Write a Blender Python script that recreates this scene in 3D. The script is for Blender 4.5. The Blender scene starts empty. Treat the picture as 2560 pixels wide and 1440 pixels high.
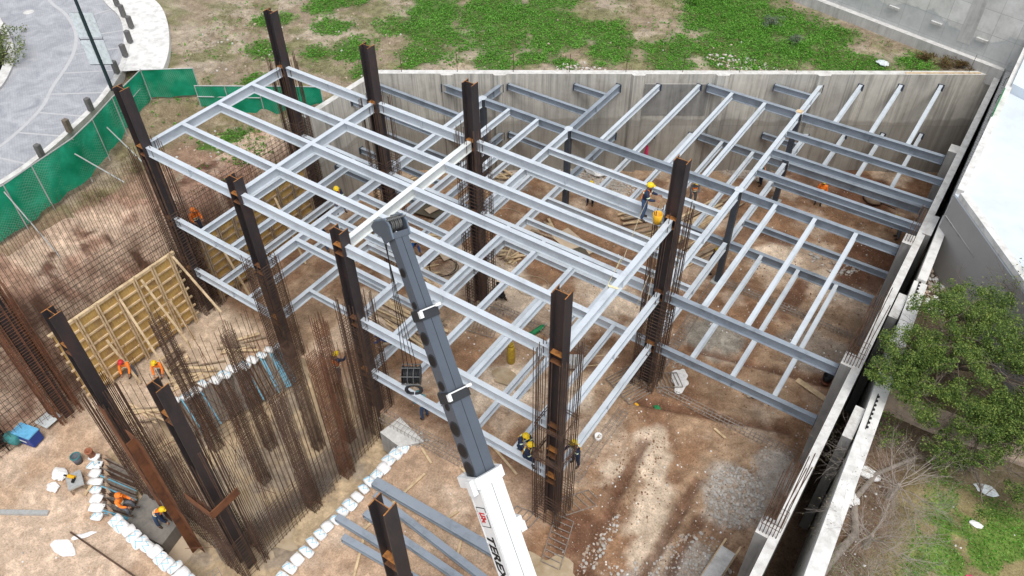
import bpy, bmesh, math, random
import numpy as np
from mathutils import Vector, Matrix
random.seed(7); rng = np.random.default_rng(11)
S = bpy.context.scene; COL = S.collection
# ---------------- camera, sky, sun, exposure ----------------
cam = bpy.data.cameras.new('camera'); cam.lens = 27.83; cam.sensor_width = 36; cam.clip_start = .1; cam.clip_end = 600
co = bpy.data.objects.new('camera', cam); COL.objects.link(co)
cr = Vector((0.8246987, 0.5654508, -0.0117206)); cu = Vector((-0.3882487, 0.5810790, 0.7152693)); cf = Vector((-0.4112602, 0.5853312, -0.6987507))
m = Matrix((cr, cu, -cf)).transposed().to_4x4(); m.translation = Vector((28.8223, -14.228, 28.5300)); co.matrix_world = m
S.camera = co
W = bpy.data.worlds.new('World'); S.world = W; W.use_nodes = True
nt = W.node_tree; nt.nodes.clear()
sky = nt.nodes.new('ShaderNodeTexSky'); sky.sky_type = 'NISHITA'; sky.sun_disc = False
SUN_EL, SUN_AZ = math.radians(66), math.radians(128)
sky.sun_elevation = SUN_EL; sky.sun_rotation = SUN_AZ; sky.dust_density = 6; sky.air_density = .8; sky.ozone_density = .6; sky.altitude = 2200
hs = nt.nodes.new('ShaderNodeHueSaturation'); hs.inputs['Saturation'].default_value = .28
bg = nt.nodes.new('ShaderNodeBackground'); bg.inputs['Strength'].default_value = .15
wo = nt.nodes.new('ShaderNodeOutputWorld')
nt.links.new(sky.outputs[0], hs.inputs['Color']); nt.links.new(hs.outputs[0], bg.inputs['Color']); nt.links.new(bg.outputs[0], wo.inputs['Surface'])
sl = bpy.data.lights.new('sun', 'SUN'); sl.energy = 1.25; sl.angle = math.radians(30); sl.color = (1, .97, .92)
so = bpy.data.objects.new('sun', sl); COL.objects.link(so)
# the sky's azimuth 0 is +Y and turns clockwise seen from above
sd = Vector((math.sin(SUN_AZ) * math.cos(SUN_EL), math.cos(SUN_AZ) * math.cos(SUN_EL), math.sin(SUN_EL)))
so.rotation_euler = sd.to_track_quat('Z', 'Y').to_euler(); so.location = (0, 0, 60)
S.view_settings.view_transform = 'Standard'; S.view_settings.look = 'None'; S.view_settings.exposure = 0.95; S.view_settings.gamma = 1

# ---------------- helpers ----------------
def tag(o, label=None, cat=None, group=None, kind=None):
    if label: o['label'] = label
    if cat: o['category'] = cat
    o['kind'] = kind or 'thing'
    if group: o['group'] = group
    if kind: o['kind'] = kind
    return o
def empty(name, loc, label, cat, group=None, rz=0):
    o = bpy.data.objects.new(name, None); o.empty_display_size = .3; COL.objects.link(o); o.location = loc; o.rotation_euler = (0, 0, rz)
    return tag(o, label, cat, group)
def V(*a): return Vector(a)
class MB:
    def __init__(s): s.v = []; s.f = []; s.m = []; s.cm = 0
    def add(s, vs, fs, mi=None):
        b = len(s.v); s.v += [tuple(p) for p in vs]; s.f += [tuple(i + b for i in f) for f in fs]
        s.m += [s.cm if mi is None else mi] * len(fs)
    def obox(s, c, ax, ay, az, mi=None):
        c = Vector(c); ax = Vector(ax); ay = Vector(ay); az = Vector(az)
        vs = [c + ax * i + ay * j + az * k for k in (-1, 1) for j in (-1, 1) for i in (-1, 1)]
        s.add(vs, [(0, 2, 3, 1), (4, 5, 7, 6), (0, 1, 5, 4), (2, 6, 7, 3), (0, 4, 6, 2), (1, 3, 7, 5)], mi)
    def box(s, x0, x1, y0, y1, z0, z1, mi=None):
        s.obox(((x0 + x1) / 2, (y0 + y1) / 2, (z0 + z1) / 2), (abs(x1 - x0) / 2, 0, 0), (0, abs(y1 - y0) / 2, 0), (0, 0, abs(z1 - z0) / 2), mi)
    def bar(s, p, q, w, h, up=(0, 0, 1), mi=None):
        p = Vector(p); q = Vector(q); d = (q - p); L = d.length; d = d / L; up = Vector(up)
        if abs(d.dot(up)) > .99: up = Vector((0, 1, 0))
        sx = d.cross(up).normalized(); uz = sx.cross(d)
        s.obox((p + q) / 2, d * L / 2, sx * w / 2, uz * h / 2, mi)
    def tube(s, pts, r, n=5, mi=None, cap=True):
        pts = [Vector(p) for p in pts]; k = len(pts); rr = r if hasattr(r, '__len__') else [r] * k
        d0 = (pts[1] - pts[0]).normalized(); a = d0.orthogonal().normalized(); b = len(s.v); vs = []; fs = []
        for i, p in enumerate(pts):
            d = (pts[min(i + 1, k - 1)] - pts[max(i - 1, 0)]).normalized(); a = (a - d * a.dot(d)).normalized(); c = d.cross(a)
            for j in range(n):
                t = 2 * math.pi * j / n; vs.append(p + (a * math.cos(t) + c * math.sin(t)) * rr[i])
        for i in range(k - 1):
            for j in range(n): fs.append((i * n + j, i * n + (j + 1) % n, (i + 1) * n + (j + 1) % n, (i + 1) * n + j))
        if cap: fs.append(tuple(range(n))[::-1]); fs.append(tuple((k - 1) * n + j for j in range(n)))
        s.add(vs, fs, mi)
    def lathe(s, c, prof, n=14, ax=(0, 0, 1), mi=None):
        c = Vector(c); ax = Vector(ax).normalized(); a = ax.orthogonal().normalized(); b = ax.cross(a)
        vs = [c + ax * z + (a * math.cos(2 * math.pi * j / n) + b * math.sin(2 * math.pi * j / n)) * r for r, z in prof for j in range(n)]
        fs = [(i * n + j, i * n + (j + 1) % n, (i + 1) * n + (j + 1) % n, (i + 1) * n + j) for i in range(len(prof) - 1) for j in range(n)]
        fs += [tuple(range(n))[::-1], tuple((len(prof) - 1) * n + j for j in range(n))]
        s.add(vs, fs, mi)
    def ibeam(s, p, q, dep, wid, tf=.016, tw=.012, stiff=False, mi=None):   # p, q on the top face centre line
        p = Vector(p); q = Vector(q); d = q - p; L = d.length; d /= L; sx = d.cross(V(0, 0, 1)).normalized(); up = sx.cross(d); c = (p + q) / 2
        s.obox(c - up * tf / 2, d * L / 2, sx * wid / 2, up * tf / 2, mi)
        s.obox(c - up * (dep - tf / 2), d * L / 2, sx * wid / 2, up * tf / 2, mi)
        s.obox(c - up * dep / 2, d * L / 2, sx * tw / 2, up * (dep / 2 - tf), mi)
    def poly(s, pts, z0, z1, mi=None):    # extruded polygon, pts counter-clockwise
        n = len(pts); vs = [(x, y, z0) for x, y in pts] + [(x, y, z1) for x, y in pts]
        fs = [tuple(range(n))[::-1], tuple(range(n, 2 * n))] + [(i, (i + 1) % n, n + (i + 1) % n, n + i) for i in range(n)]
        s.add(vs, fs, mi)
    def build(s, name, mats, parent=None, smooth=False, label=None, origin=None):
        if not isinstance(mats, (list, tuple)): mats = [mats]
        me = bpy.data.meshes.new(name); o0 = Vector(origin) if origin is not None else Vector((0, 0, 0))
        vs = s.v if origin is None else [tuple(Vector(p) - o0) for p in s.v]
        me.from_pydata(vs, [], s.f); me.update()
        for mt in mats: me.materials.append(mt)
        if len(mats) > 1: me.polygons.foreach_set('material_index', s.m)
        if smooth: me.polygons.foreach_set('use_smooth', [True] * len(me.polygons))
        o = bpy.data.objects.new(name, me); COL.objects.link(o); o.location = o0
        if parent: 
            o.parent = parent
            if parent.type == 'EMPTY' and origin is None: o.matrix_parent_inverse = Matrix.LocRotScale(parent.location, parent.rotation_euler, None).inverted()
        if label: o['label'] = label
        return o
def part(mb, name, mat, parent, smooth=False, label=None): return mb.build(name, mat, parent, smooth, label)
def copy_tree(o, parent=None):
    c = o.copy(); COL.objects.link(c)
    if parent: c.parent = parent
    for ch in list(o.children): copy_tree(ch, c)
    return c
# numpy value noise
def _h(ix, iy, seed): 
    n = (ix.astype(np.int64) * 374761393 + iy.astype(np.int64) * 668265263 + seed * 1442695041) & 0xffffffff
    n = ((n ^ (n >> 13)) * 1274126177) & 0xffffffff
    return ((n ^ (n >> 16)) & 0xffff) / 65535.
def vn(x, y, sc, seed=0):
    x = np.asarray(x, float) / sc + 1000; y = np.asarray(y, float) / sc + 1000; ix = np.floor(x); iy = np.floor(y); fx = x - ix; fy = y - iy
    fx = fx * fx * (3 - 2 * fx); fy = fy * fy * (3 - 2 * fy)
    return (_h(ix, iy, seed) * (1 - fx) + _h(ix + 1, iy, seed) * fx) * (1 - fy) + (_h(ix, iy + 1, seed) * (1 - fx) + _h(ix + 1, iy + 1, seed) * fx) * fy
def fbm(x, y, sc, seed=0, o=4):
    t = 0; a = .5; n = 0
    for i in range(o): t = t + a * vn(x, y, sc / 2 ** i, seed + i * 17); n += a; a *= .55
    return t / n
def sst(a, b, x): t = np.clip((x - a) / (b - a), 0, 1); return t * t * (3 - 2 * t)

# ---------------- materials ----------------
class NM:
    def __init__(s, name, rough=.8, metal=0, spec=.3):
        s.m = bpy.data.materials.new(name); s.m.use_nodes = True; s.t = s.m.node_tree; s.b = s.t.nodes['Principled BSDF']
        s.b.inputs['Roughness'].default_value = rough; s.b.inputs['Metallic'].default_value = metal; s.b.inputs['Specular IOR Level'].default_value = spec
        s.tc = s.t.nodes.new('ShaderNodeTexCoord'); s.geo = s.t.nodes.new('ShaderNodeNewGeometry')
    def n(s, ty, **k):
        o = s.t.nodes.new(ty)
        for a, b in k.items(): setattr(o, a, b)
        return o
    def l(s, a, b): s.t.links.new(a, b)
    def pos(s, scale=(1, 1, 1), rot=(0, 0, 0)):
        mp = s.n('ShaderNodeMapping'); mp.inputs['Scale'].default_value = scale; mp.inputs['Rotation'].default_value = rot
        s.l(s.geo.outputs['Position'], mp.inputs['Vector']); return mp.outputs[0]
    def noise(s, sc, detail=4, rough=.6, vec=None, dist=0):
        o = s.n('ShaderNodeTexNoise'); o.inputs['Scale'].default_value = sc; o.inputs['Detail'].default_value = detail; o.inputs['Roughness'].default_value = rough; o.inputs['Distortion'].default_value = dist
        s.l(vec if vec is not None else s.geo.outputs['Position'], o.inputs['Vector']); return o.outputs['Fac']
    def ramp(s, fac, stops):
        o = s.n('ShaderNodeValToRGB'); e = o.color_ramp.elements
        while len(e) < len(stops): e.new(.5)
        for i, (p, c) in enumerate(stops): e[i].position = p; e[i].color = tuple(c) + (1,) if len(c) == 3 else c
        s.l(fac, o.inputs[0]); return o.outputs[0]
    def mix(s, fac, a, b, mode='MIX'):
        o = s.n('ShaderNodeMix', data_type='RGBA', blend_type=mode)
        for i, v in ((0, fac), (6, a), (7, b)):
            if hasattr(v, 'links'): s.l(v, o.inputs[i])
            elif i == 0: o.inputs[0].default_value = v
            else: o.inputs[i].default_value = tuple(v) + (1,)
        return o.outputs[2]
    def math(s, op, a, b=0., c=0.):
        o = s.n('ShaderNodeMath', operation=op)
        for i, v in enumerate((a, b, c)):
            if hasattr(v, 'links'): s.l(v, o.inputs[i])
            else: o.inputs[i].default_value = v
        return o.outputs[0]
    def attr(s, name): o = s.n('ShaderNodeAttribute', attribute_name=name); return o
    def bump(s, h, st=.4, dist=.02):
        o = s.n('ShaderNodeBump'); o.inputs['Strength'].default_value = st; o.inputs['Distance'].default_value = dist; s.l(h, o.inputs['Height']); s.l(o.outputs[0], s.b.inputs['Normal'])
    def col(s, c): 
        if hasattr(c, 'links'): s.l(c, s.b.inputs['Base Color'])
        else: s.b.inputs['Base Color'].default_value = tuple(c) + (1,)
        return s
MAT = {}
def simple(name, c, rough=.7, metal=0, var=.25, sc=6, spec=.3, dirt=None, bump=0):
    k = NM(name, rough, metal, spec); f = k.noise(sc, 5, .65)
    d = dirt or tuple(x * (1 - var) for x in c); u = tuple(min(1, x * (1 + var * .6)) for x in c)
    k.col(k.ramp(f, [(.3, d), (.52, c), (.75, u)]))
    if bump: k.bump(k.noise(sc * 6, 3), bump)
    MAT[name] = k.m; return k.m
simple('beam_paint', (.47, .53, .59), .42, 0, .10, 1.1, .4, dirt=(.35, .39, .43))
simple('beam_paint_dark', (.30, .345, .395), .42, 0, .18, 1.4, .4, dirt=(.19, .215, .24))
simple('beam_white', (.68, .71, .68), .45, 0, .06, 1.5, .4)
simple('plate_navy', (.05, .065, .095), .5, 0, .2, 4)
simple('grey_column', (.055, .065, .08), .45, 0, .2, 3)
simple('galv', (.5, .51, .5), .5, .4, .2, 8)
k = NM('column_steel', .48, .0, .35)
f = k.noise(1.1, 6, .7, k.pos((1, 1, .35))); g = k.noise(9, 4, .7, k.pos((1, 1, .3)))
c = k.ramp(f, [(.3, (.022, .021, .024)), (.55, (.040, .032, .033)), (.68, (.062, .038, .034)), (.8, (.12, .05, .025))])
k.col(k.mix(k.ramp(g, [(.55, (0, 0, 0)), (.8, (.55, .55, .55))]), c, (.10, .055, .04))); k.bump(g, .15); MAT['column_steel'] = k.m
simple('rust_orange', (.36, .15, .04), .8, 0, .5, 7, dirt=(.13, .055, .025)); simple('rust_dull', (.16, .07, .03), .8, 0, .5, 7, dirt=(.06, .03, .02))
simple('rebar', (.105, .062, .042), .85, 0, .45, 3, dirt=(.045, .03, .025))
simple('rebar_red', (.15, .065, .035), .85, 0, .5, 3, dirt=(.06, .035, .025))
simple('rebar_grey', (.26, .225, .195), .85, 0, .4, 6, dirt=(.13, .105, .085))
simple('rust_plate', (.16, .065, .03), .8, 0, .5, 1.5, dirt=(.055, .028, .02))
def concrete(name, c, dark, white_top=True, wet=None, panel=None):
    k = NM(name, .85, 0, .25); p = k.pos((1.6, 1.6, .12)); f = k.noise(2.2, 6, .65, p, .6); g = k.noise(.9, 6, .7); h = k.noise(26, 4, .7)
    col = k.ramp(f, [(.28, dark), (.5, c), (.72, tuple(min(1, x * 1.25) for x in c))])
    col = k.mix(k.ramp(g, [(.42, (0, 0, 0)), (.7, (.75, .75, .75))]), col, tuple(x * 1.35 for x in c))
    if panel is not None:
        mp = k.n('ShaderNodeMapping'); mp.inputs['Rotation'].default_value = (0, 0, -panel); k.l(k.geo.outputs['Position'], mp.inputs[0]); q = k.n('ShaderNodeSeparateXYZ'); k.l(mp.outputs[0], q.inputs[0]); w_ = k.n('ShaderNodeCombineXYZ'); k.l(q.outputs[0], w_.inputs[0]); k.l(q.outputs[2], w_.inputs[1])
        br = k.n('ShaderNodeTexBrick'); br.offset = .35; br.inputs['Scale'].default_value = 1; br.inputs['Brick Width'].default_value = 2.44; br.inputs['Row Height'].default_value = 3.25; br.inputs['Mortar Size'].default_value = .012; br.inputs['Color1'].default_value = (1.08, 1.07, 1.05, 1); br.inputs['Color2'].default_value = (.80, .80, .80, 1); br.inputs['Mortar'].default_value = (.62, .6, .58, 1); k.l(w_.outputs[0], br.inputs['Vector']); col = k.mix(1, col, br.outputs[0], 'MULTIPLY')
        st = k.noise(1.5, 6, .7, k.pos((2.6, 2.6, .07)), .3); col = k.mix(k.ramp(st, [(.50, (0, 0, 0)), (.62, (.65, .65, .65))]), col, tuple(x * .5 for x in c))
    if wet is not None:
        sz = k.n('ShaderNodeSeparateXYZ'); k.l(k.geo.outputs['Position'], sz.inputs[0])
        e = k.math('ADD', sz.outputs[2], k.math('MULTIPLY', k.math('SUBTRACT', k.noise(.35, 5, .6), .5), 1.2))
        e = k.ramp(k.math('MULTIPLY', k.math('SUBTRACT', wet + .15, e), 4.), [(.0, (0, 0, 0)), (.55, (1, 1, 1))])
        col = k.mix(k.math('MULTIPLY', e, .5), col, tuple(x * .42 for x in (c[0] * 1.02, c[1] * .93, c[2] * .86)))
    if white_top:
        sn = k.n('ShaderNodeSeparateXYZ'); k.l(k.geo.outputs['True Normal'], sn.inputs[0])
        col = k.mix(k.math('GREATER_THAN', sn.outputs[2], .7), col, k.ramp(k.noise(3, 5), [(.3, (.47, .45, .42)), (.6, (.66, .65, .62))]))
    col = k.mix(k.ramp(h, [(.3, (.25, .25, .25)), (.5, (0, 0, 0))]), col, tuple(x * .6 for x in c)); k.col(col); k.bump(h, .25, .01); MAT[name] = k.m
def worn(name, c, dirt, stain=(.20, .12, .07)):
    k = NM(name, .42, 0, .4); col = k.ramp(k.noise(1.1, 6, .7), [(.3, dirt), (.5, c), (.75, tuple(x * 1.08 for x in c))])
    a = k.noise(2.6, 8, .75, k.pos((1, 1, 2.5))); col = k.mix(k.ramp(a, [(.64, (0, 0, 0)), (.72, (.5, .5, .5))]), col, stain)
    b = k.noise(14, 3, .6); col = k.mix(k.ramp(b, [(.70, (0, 0, 0)), (.76, (.6, .6, .6))]), col, tuple(min(1, x * 1.5) for x in c))
    k.col(col); MAT[name] = k.m
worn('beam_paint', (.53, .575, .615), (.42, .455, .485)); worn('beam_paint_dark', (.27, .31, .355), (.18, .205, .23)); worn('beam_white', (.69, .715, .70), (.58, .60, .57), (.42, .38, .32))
concrete('concrete_wall', (.50, .48, .43), (.31, .29, .25), wet=3.55, panel=math.atan(.65))
concrete('concrete_pale', (.42, .41, .385), (.28, .27, .25))
concrete('concrete_grey', (.25, .245, .23), (.15, .145, .14))
simple('white_wall', (.68, .67, .64), .75, 0, .12, 2.2, dirt=(.48, .47, .44))
simple('white_roof', (.62, .68, .74), .6, 0, .08, .4, dirt=(.52, .56, .6))
simple('grey_facade', (.33, .315, .30), .75, 0, .06, 1)
simple('timber', (.62, .47, .29), .8, 0, .35, 3, dirt=(.36, .25, .14))
simple('timber_old', (.33, .25, .17), .85, 0, .4, 4, dirt=(.18, .13, .09))
simple('plywood', (.55, .43, .31), .75, 0, .12, 2.5)
simple('plywood_dark', (.10, .085, .06), .6, 0, .2, 3)
k = NM('form_ply', .75); wv = k.n('ShaderNodeTexNoise'); wv.inputs['Scale'].default_value = 1.6; k.l(k.geo.outputs['Position'], wv.inputs['Vector'])
k.col(k.mix(k.noise(7, 3), k.ramp(wv.outputs[0], [(.35, (.26, .16, .08)), (.5, (.56, .36, .10)), (.65, (.68, .46, .15))]), (.50, .33, .13))); MAT['form_ply'] = k.m
simple('sandbag', (.84, .84, .83), .7, 0, .08, 5, dirt=(.70, .67, .62))
simple('sack_blue', (.22, .55, .72), .7, 0, .1, 5)
simple('blue_paint', (.02, .055, .28), .45); simple('light_blue', (.14, .42, .66), .45); simple('teal', (.05, .22, .22), .6)
simple('black', (.012, .012, .013), .5); simple('yellow', (.75, .40, .02), .45); simple('cyl_yellow', (.45, .30, .03), .5, dirt=(.25, .17, .03)); simple('cyl_green', (.02, .20, .07), .45)
simple('orange', (.85, .22, .03), .6, 0, .1, 8); simple('red', (.6, .035, .04), .45); simple('pink', (.65, .06, .16), .6)
simple('strap', (.72, .66, .42), .7); simple('rope', (.5, .42, .3), .8)
simple('boom_grey', (.075, .092, .115), .38, 0, .12, 1.5, .5); simple('boom_dark', (.03, .032, .036), .5, 0, .2, 2); simple('boom_white', (.76, .77, .76), .35, 0, .04, 1.5, .5)
simple('boom_edge', (.15, .19, .24), .4); simple('hook_steel', (.17, .17, .165), .45, .3, .3, 9); simple('cable', (.02, .018, .017), .6)
simple('lamp_green', (.022, .04, .045), .45); simple('panel_white', (.62, .67, .68), .5)
simple('skin', (.32, .17, .11), .55, 0, .1); simple('vest', (1, .24, .03), .6, 0, .08); simple('navy', (.018, .03, .065), .7); simple('jeans', (.05, .085, .16), .8, 0, .2, 12)
simple('helmet_yellow', (.80, .55, .02), .35, 0, .05); simple('reflect', (.62, .75, .55), .4, 0, .05); simple('grey_cloth', (.14, .15, .17), .8, 0, .2, 10); simple('blue_cloth', (.02, .12, .42), .8, 0, .2, 10); simple('boot', (.05, .035, .025), .7); simple('teal_cloth', (.12, .33, .36), .8)
simple('rust_pipe', (.33, .13, .07), .8); simple('clod', (.25, .145, .09), .95, 0, .4, 4); simple('white_powder', (.80, .78, .76), .9); simple('rubble_grey', (.52, .49, .45), .9, 0, .35, 4); simple('rubble_tan', (.46, .36, .28), .9, 0, .35, 4)
simple('bark', (.17, .135, .105), .9, 0, .35, 6); simple('bark_pale', (.34, .29, .25), .9, 0, .3, 6)
# ---------------- grid of the building ----------------
XA, XB, XC, XW = 5.845, 11.311, 20.605, 27.9
Z1, Z2, Z3 = 2.794, 5.928, 9.755
def wall_y(x): return 14.05 + .65 * x          # inner face of the long back wall
def inpoly(x, y, P):
    r = np.zeros(np.shape(x), bool); j = len(P) - 1
    for i in range(len(P)):
        xi, yi = P[i]; xj, yj = P[j]
        r ^= ((yi > y) != (yj > y)) & (x < (xj - xi) * (y - yi) / (yj - yi + 1e-12) + xi); j = i
    return r
SUMP = [(3.3, -8.3), (6.0, -9.95), (13.55, -9.95), (13.55, -.25), (5.3, .3), (3.7, -4.6)]
def street_z(x, y): return 6.4 + .25 * (fbm(x, y, 9, 3) - .5)
def outer_x(y): return 29.1 + np.maximum(15.4 - y, 0) * .045 + np.minimum(15.4 - y, 0) * .016      # centre line of the neighbour's boundary wall
RUTS = [(22.1, 5.0, 22.35, 2.2), (22.35, 2.2, 23.1, -2.5), (24.8, 4.5, 24.9, -2), (25.6, 3.0, 25.7, -3), (20.9, 6.8, 27, 9.0), (21.5, 11, 27.5, 12.5)]
def H(x, y):
    z = .10 * (fbm(x, y, 4, 1) - .5) + .10 * (fbm(x, y, .9, 5, 3) - .5)
    # heaps and hollows of the pit floor
    for cx, cy, r, h in [(26.3, 5.2, 1.3, .30), (24.0, 17.4, 1.3, -.12), (23.5, 27.6, 2.5, .22), (25.2, 20.5, 1.6, .12), (27.2, 7, .9, .25), (10.6, 20.4, 1.8, .22), (22.6, .8, 1.5, .15), (21.6, 4.0, 2.2, .1), (16.8, 27.0, 2, .2)]:
        z = z + h * np.exp(-((x - cx) ** 2 + (y - cy) ** 2) / (r * r)) * (1 + .5 * (fbm(x, y, .35, 9, 2) - .5))
    for (ax_, ay_, bx_, by_) in RUTS:
        t = np.clip(((x - ax_) * (bx_ - ax_) + (y - ay_) * (by_ - ay_)) / ((bx_ - ax_) ** 2 + (by_ - ay_) ** 2), 0, 1); d = np.hypot(x - ax_ - t * (bx_ - ax_), y - ay_ - t * (by_ - ay_)); z = z - .15 * np.exp(-(d / .17) ** 2) + .08 * np.exp(-((d - .4) / .16) ** 2)
    flat = sst(1, -2, y) * (x < 20.3)
    z = z * (1 - .55 * flat)
    z = np.where(inpoly(x, y, SUMP), -1.5 + .5 * z, z)
    # left bank
    fz = street_z(x, y) - .72 * sst(.15, -.35, y - (6.75 + .66 * (x + 5.9))) * sst(-8.3, -6.6, x) * (x < .2); e = fbm(x, y, 1.6, 21, 4) - .5
    b = -.75 + 0 * x
    s_top = fz - .9 * sst(-5.2, -4.0, x + e * 1.0)
    bank = s_top * (1 - sst(-3.1, -1.0, x + e * 1.2) ** 1.1) + (x < 0) * .0
    bank2 = (fz - .15 - .5 * sst(-4, -1, x)) * (1 - sst(-1.1, -.6, x + e * .3))
    w = sst(-1.2, .6, y)
    lb = bank * (1 - w) + bank2 * w
    z = np.where(x < 0, np.maximum(z, lb + .22 * (fbm(x, y, .8, 33) - .5) * (lb < 6.0)), z)
    z = np.where((x < -.35) & (y > 8.4), fz, z)
    z = np.where(y > wall_y(x) + .25, street_z(x, y), z)
    z = np.where((x > 28.25) & (y < wall_y(28) + .4), .6, z)
    gz = 5.2 + .25 * (fbm(x, y, 3, 8) - .5)
    z = np.where((x > outer_x(y)) & (y < wall_y(28) + 6), gz, z)
    return z
def axis(a, b, c, d, st, co_):
    fine = np.arange(b, c + 1e-6, st); l = b - np.cumsum(np.geomspace(st, co_, 22))[::1]; l = l[l > a][::-1]; r = c + np.cumsum(np.geomspace(st, co_, 22)); r = r[r < d]
    return np.concatenate([[a], l, fine, r, [d]])
gx = axis(-90, -11, 36, 110, .16, 9); gy = axis(-60, -14, 36, 120, .16, 9)
GX, GY = np.meshgrid(gx, gy); GZ = H(GX, GY); nx, ny = len(gx), len(gy)
idx = np.arange(nx * ny).reshape(ny, nx)
def sub_terrain(name, mask, mat, colf, smooth=True):
    ii, jj = np.nonzero(mask); a = idx[ii, jj]; q = np.stack([a, a + 1, a + nx + 1, a + nx], 1)
    used, inv = np.unique(q.ravel(), return_inverse=True); P = np.stack([GX.ravel()[used], GY.ravel()[used], GZ.ravel()[used]], 1)
    me = bpy.data.meshes.new(name); me.from_pydata(P.tolist(), [], inv.reshape(-1, 4).tolist()); me.update(); me.materials.append(mat)
    c = colf(P[:, 0], P[:, 1], P[:, 2]); at = me.color_attributes.new('tint', 'FLOAT_COLOR', 'POINT'); at.data.foreach_set('color', np.concatenate([c, np.ones((len(c), 1))], 1).astype(np.float32).ravel())
    if smooth: me.polygons.foreach_set('use_smooth', [True] * len(me.polygons))
    o = bpy.data.objects.new(name, me); COL.objects.link(o); o['kind'] = 'structure'; return o
cxm = (gx[:-1] + gx[1:]) / 2; cym = (gy[:-1] + gy[1:]) / 2; CX, CY = np.meshgrid(cxm, cym)
zc = (GZ[:-1, :-1] + GZ[1:, 1:] + GZ[:-1, 1:] + GZ[1:, :-1]) / 4
garden = (CX > 28.25) & (CY < 38) & (CX > outer_x(CY) - 3.2) & (CY < wall_y(28) + 6) | (CX > outer_x(CY)) & (CY < 38)
street = ((CY > wall_y(CX) + .1) | ((CX < -.25) & (CY > 8.3)) | (zc > 5.35) & (CX < 0)) & ~garden
sump = inpoly(CX, CY, SUMP)
bankm = (CX < -.55) & ~street & ~garden
pit = ~(garden | street | sump | bankm)
def lerp(a, b, t): return a * (1 - t)[:, None] + np.array(b)[None] * t[:, None]
def blob(x, y, cx, cy, r, ry=None, s=0): 
    ry = ry or r; d = np.sqrt(((x - cx) / r) ** 2 + ((y - cy) / ry) ** 2) + .9 * (fbm(x, y, .9, 50 + s, 4) - .5); return sst(1.15, .75, d)
def pit_col(x, y, z):
    n = fbm(x, y, 3.2, 61, 5); n2 = fbm(x, y, .7, 71, 4); n3 = fbm(x, y, 1.4, 81, 4)
    c = np.tile(np.array([[.285, .165, .095]]), (len(x), 1))
    c = lerp(c, (.39, .265, .17), sst(.42, .62, n)); c = lerp(c, (.215, .115, .068), sst(.56, .68, n3) * .65)
    c = lerp(c, (.54, .41, .30), sst(.55, .68, fbm(x, y, 2.3, 91, 5)) * .8)
    for a in [(22.9, 4.2, .75, 1.1), (23.8, 2.4, .85, 1.5), (22.3, 5.3, .8), (24.7, .6, .8, 1.1), (15.5, 4.4, 1.5, 1.2), (14.8, 2.7, .8), (18.2, 5.4, 1.0), (21.6, 3.0, .5), (10, 10, 2.2, 1.4), (12.5, 9.5, 2, 1.4), (16.5, 12, 2.2, 1.3), (25.6, 18.9, 1.6, 1.0), (22.4, 19.4, 1.4), (7.5, 4.5, 2.0, 1.2)]:
        c = lerp(c, (.66, .53, .40), blob(x, y, *a) * .9)
    c = lerp(c, (.30, .29, .25), blob(x, y, 21.9, 12.3, 1.5, 1.4, 3) * .8); c = lerp(c, (.30, .27, .235), blob(x, y, 26.2, 14.2, 1.6, 1.4, 4) * .6)
    for a in [(23.6, 27.6, 4.2, 1.9), (26.8, 21.5, 1.5, 2.6), (24.3, 17.2, .55, 1.7), (26.2, 20.4, 1.1, .8), (21.8, -.2, .9, 1.2), (23.2, -2.0, 1.0), (13.5, 12.8, 1.2, .7), (21.8, 21.0, 1.3, .7), (17, 7.5, 1.4, .7)]:
        c = lerp(c, (.135, .062, .036), blob(x, y, *a) * .8)
    for a in [(10.7, 20.2, 3.0, 1.3), (17.2, 26.0, 3.0, 1.1), (26.4, 4.6, 1.5, 1.6), (27.2, 6.6, .9, 1.3), (26.6, .4, 1.3, 1.6), (25.3, -1.2, 1.1), (6.2, 17.2, 1.6, 1)]:
        c = lerp(c, (.46, .42, .37), blob(x, y, *a) * .8)
    for (ax_, ay_, bx_, by_) in RUTS:
        t = np.clip(((x - ax_) * (bx_ - ax_) + (y - ay_) * (by_ - ay_)) / ((bx_ - ax_) ** 2 + (by_ - ay_) ** 2), 0, 1); d = np.hypot(x - ax_ - t * (bx_ - ax_), y - ay_ - t * (by_ - ay_)); c = lerp(c, (.15, .075, .045), sst(.32, .1, d + .25 * (n2 - .5)) * .8)
    left = sst(1.2, -.4, y + (n - .5)) * sst(20.8, 19.8, x); c = lerp(c, (.52, .365, .25), left * .85)
    c = lerp(c, (.36, .22, .145), sst(.55, .7, n3) * left * .5); c = lerp(c, (.64, .50, .38), sst(.54, .68, n) * left * .6)
    c = lerp(c, (.58, .46, .34), (sst(4.5, 2.2, x) * sst(-8.5, -7, y) * sst(1, 0, y)) * .7)
    return c * (.78 + .44 * n2)[:, None]
def sump_col(x, y, z):
    n = fbm(x, y, 1.2, 61, 5); c = np.tile(np.array([[.47, .35, .22]]), (len(x), 1)); c = lerp(c, (.27, .22, .17), sst(.45, .6, n) * .8); c = lerp(c, (.5, .38, .24), sst(.58, .7, fbm(x, y, 2, 5)))
    return c * (.8 + .4 * fbm(x, y, .5, 7, 3))[:, None]
def bank_col(x, y, z):
    n = fbm(x, y, 1.2, 15, 5); h = fbm(y * .35, z, .45, 25, 4)
    c = np.tile(np.array([[.38, .235, .165]]), (len(x), 1)); c = lerp(c, (.62, .46, .34), sst(.42, .56, h)); c = lerp(c, (.14, .075, .05), sst(.55, .68, n))
    return c * (.7 + .6 * fbm(x, y + z, .4, 27, 3))[:, None]
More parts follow.
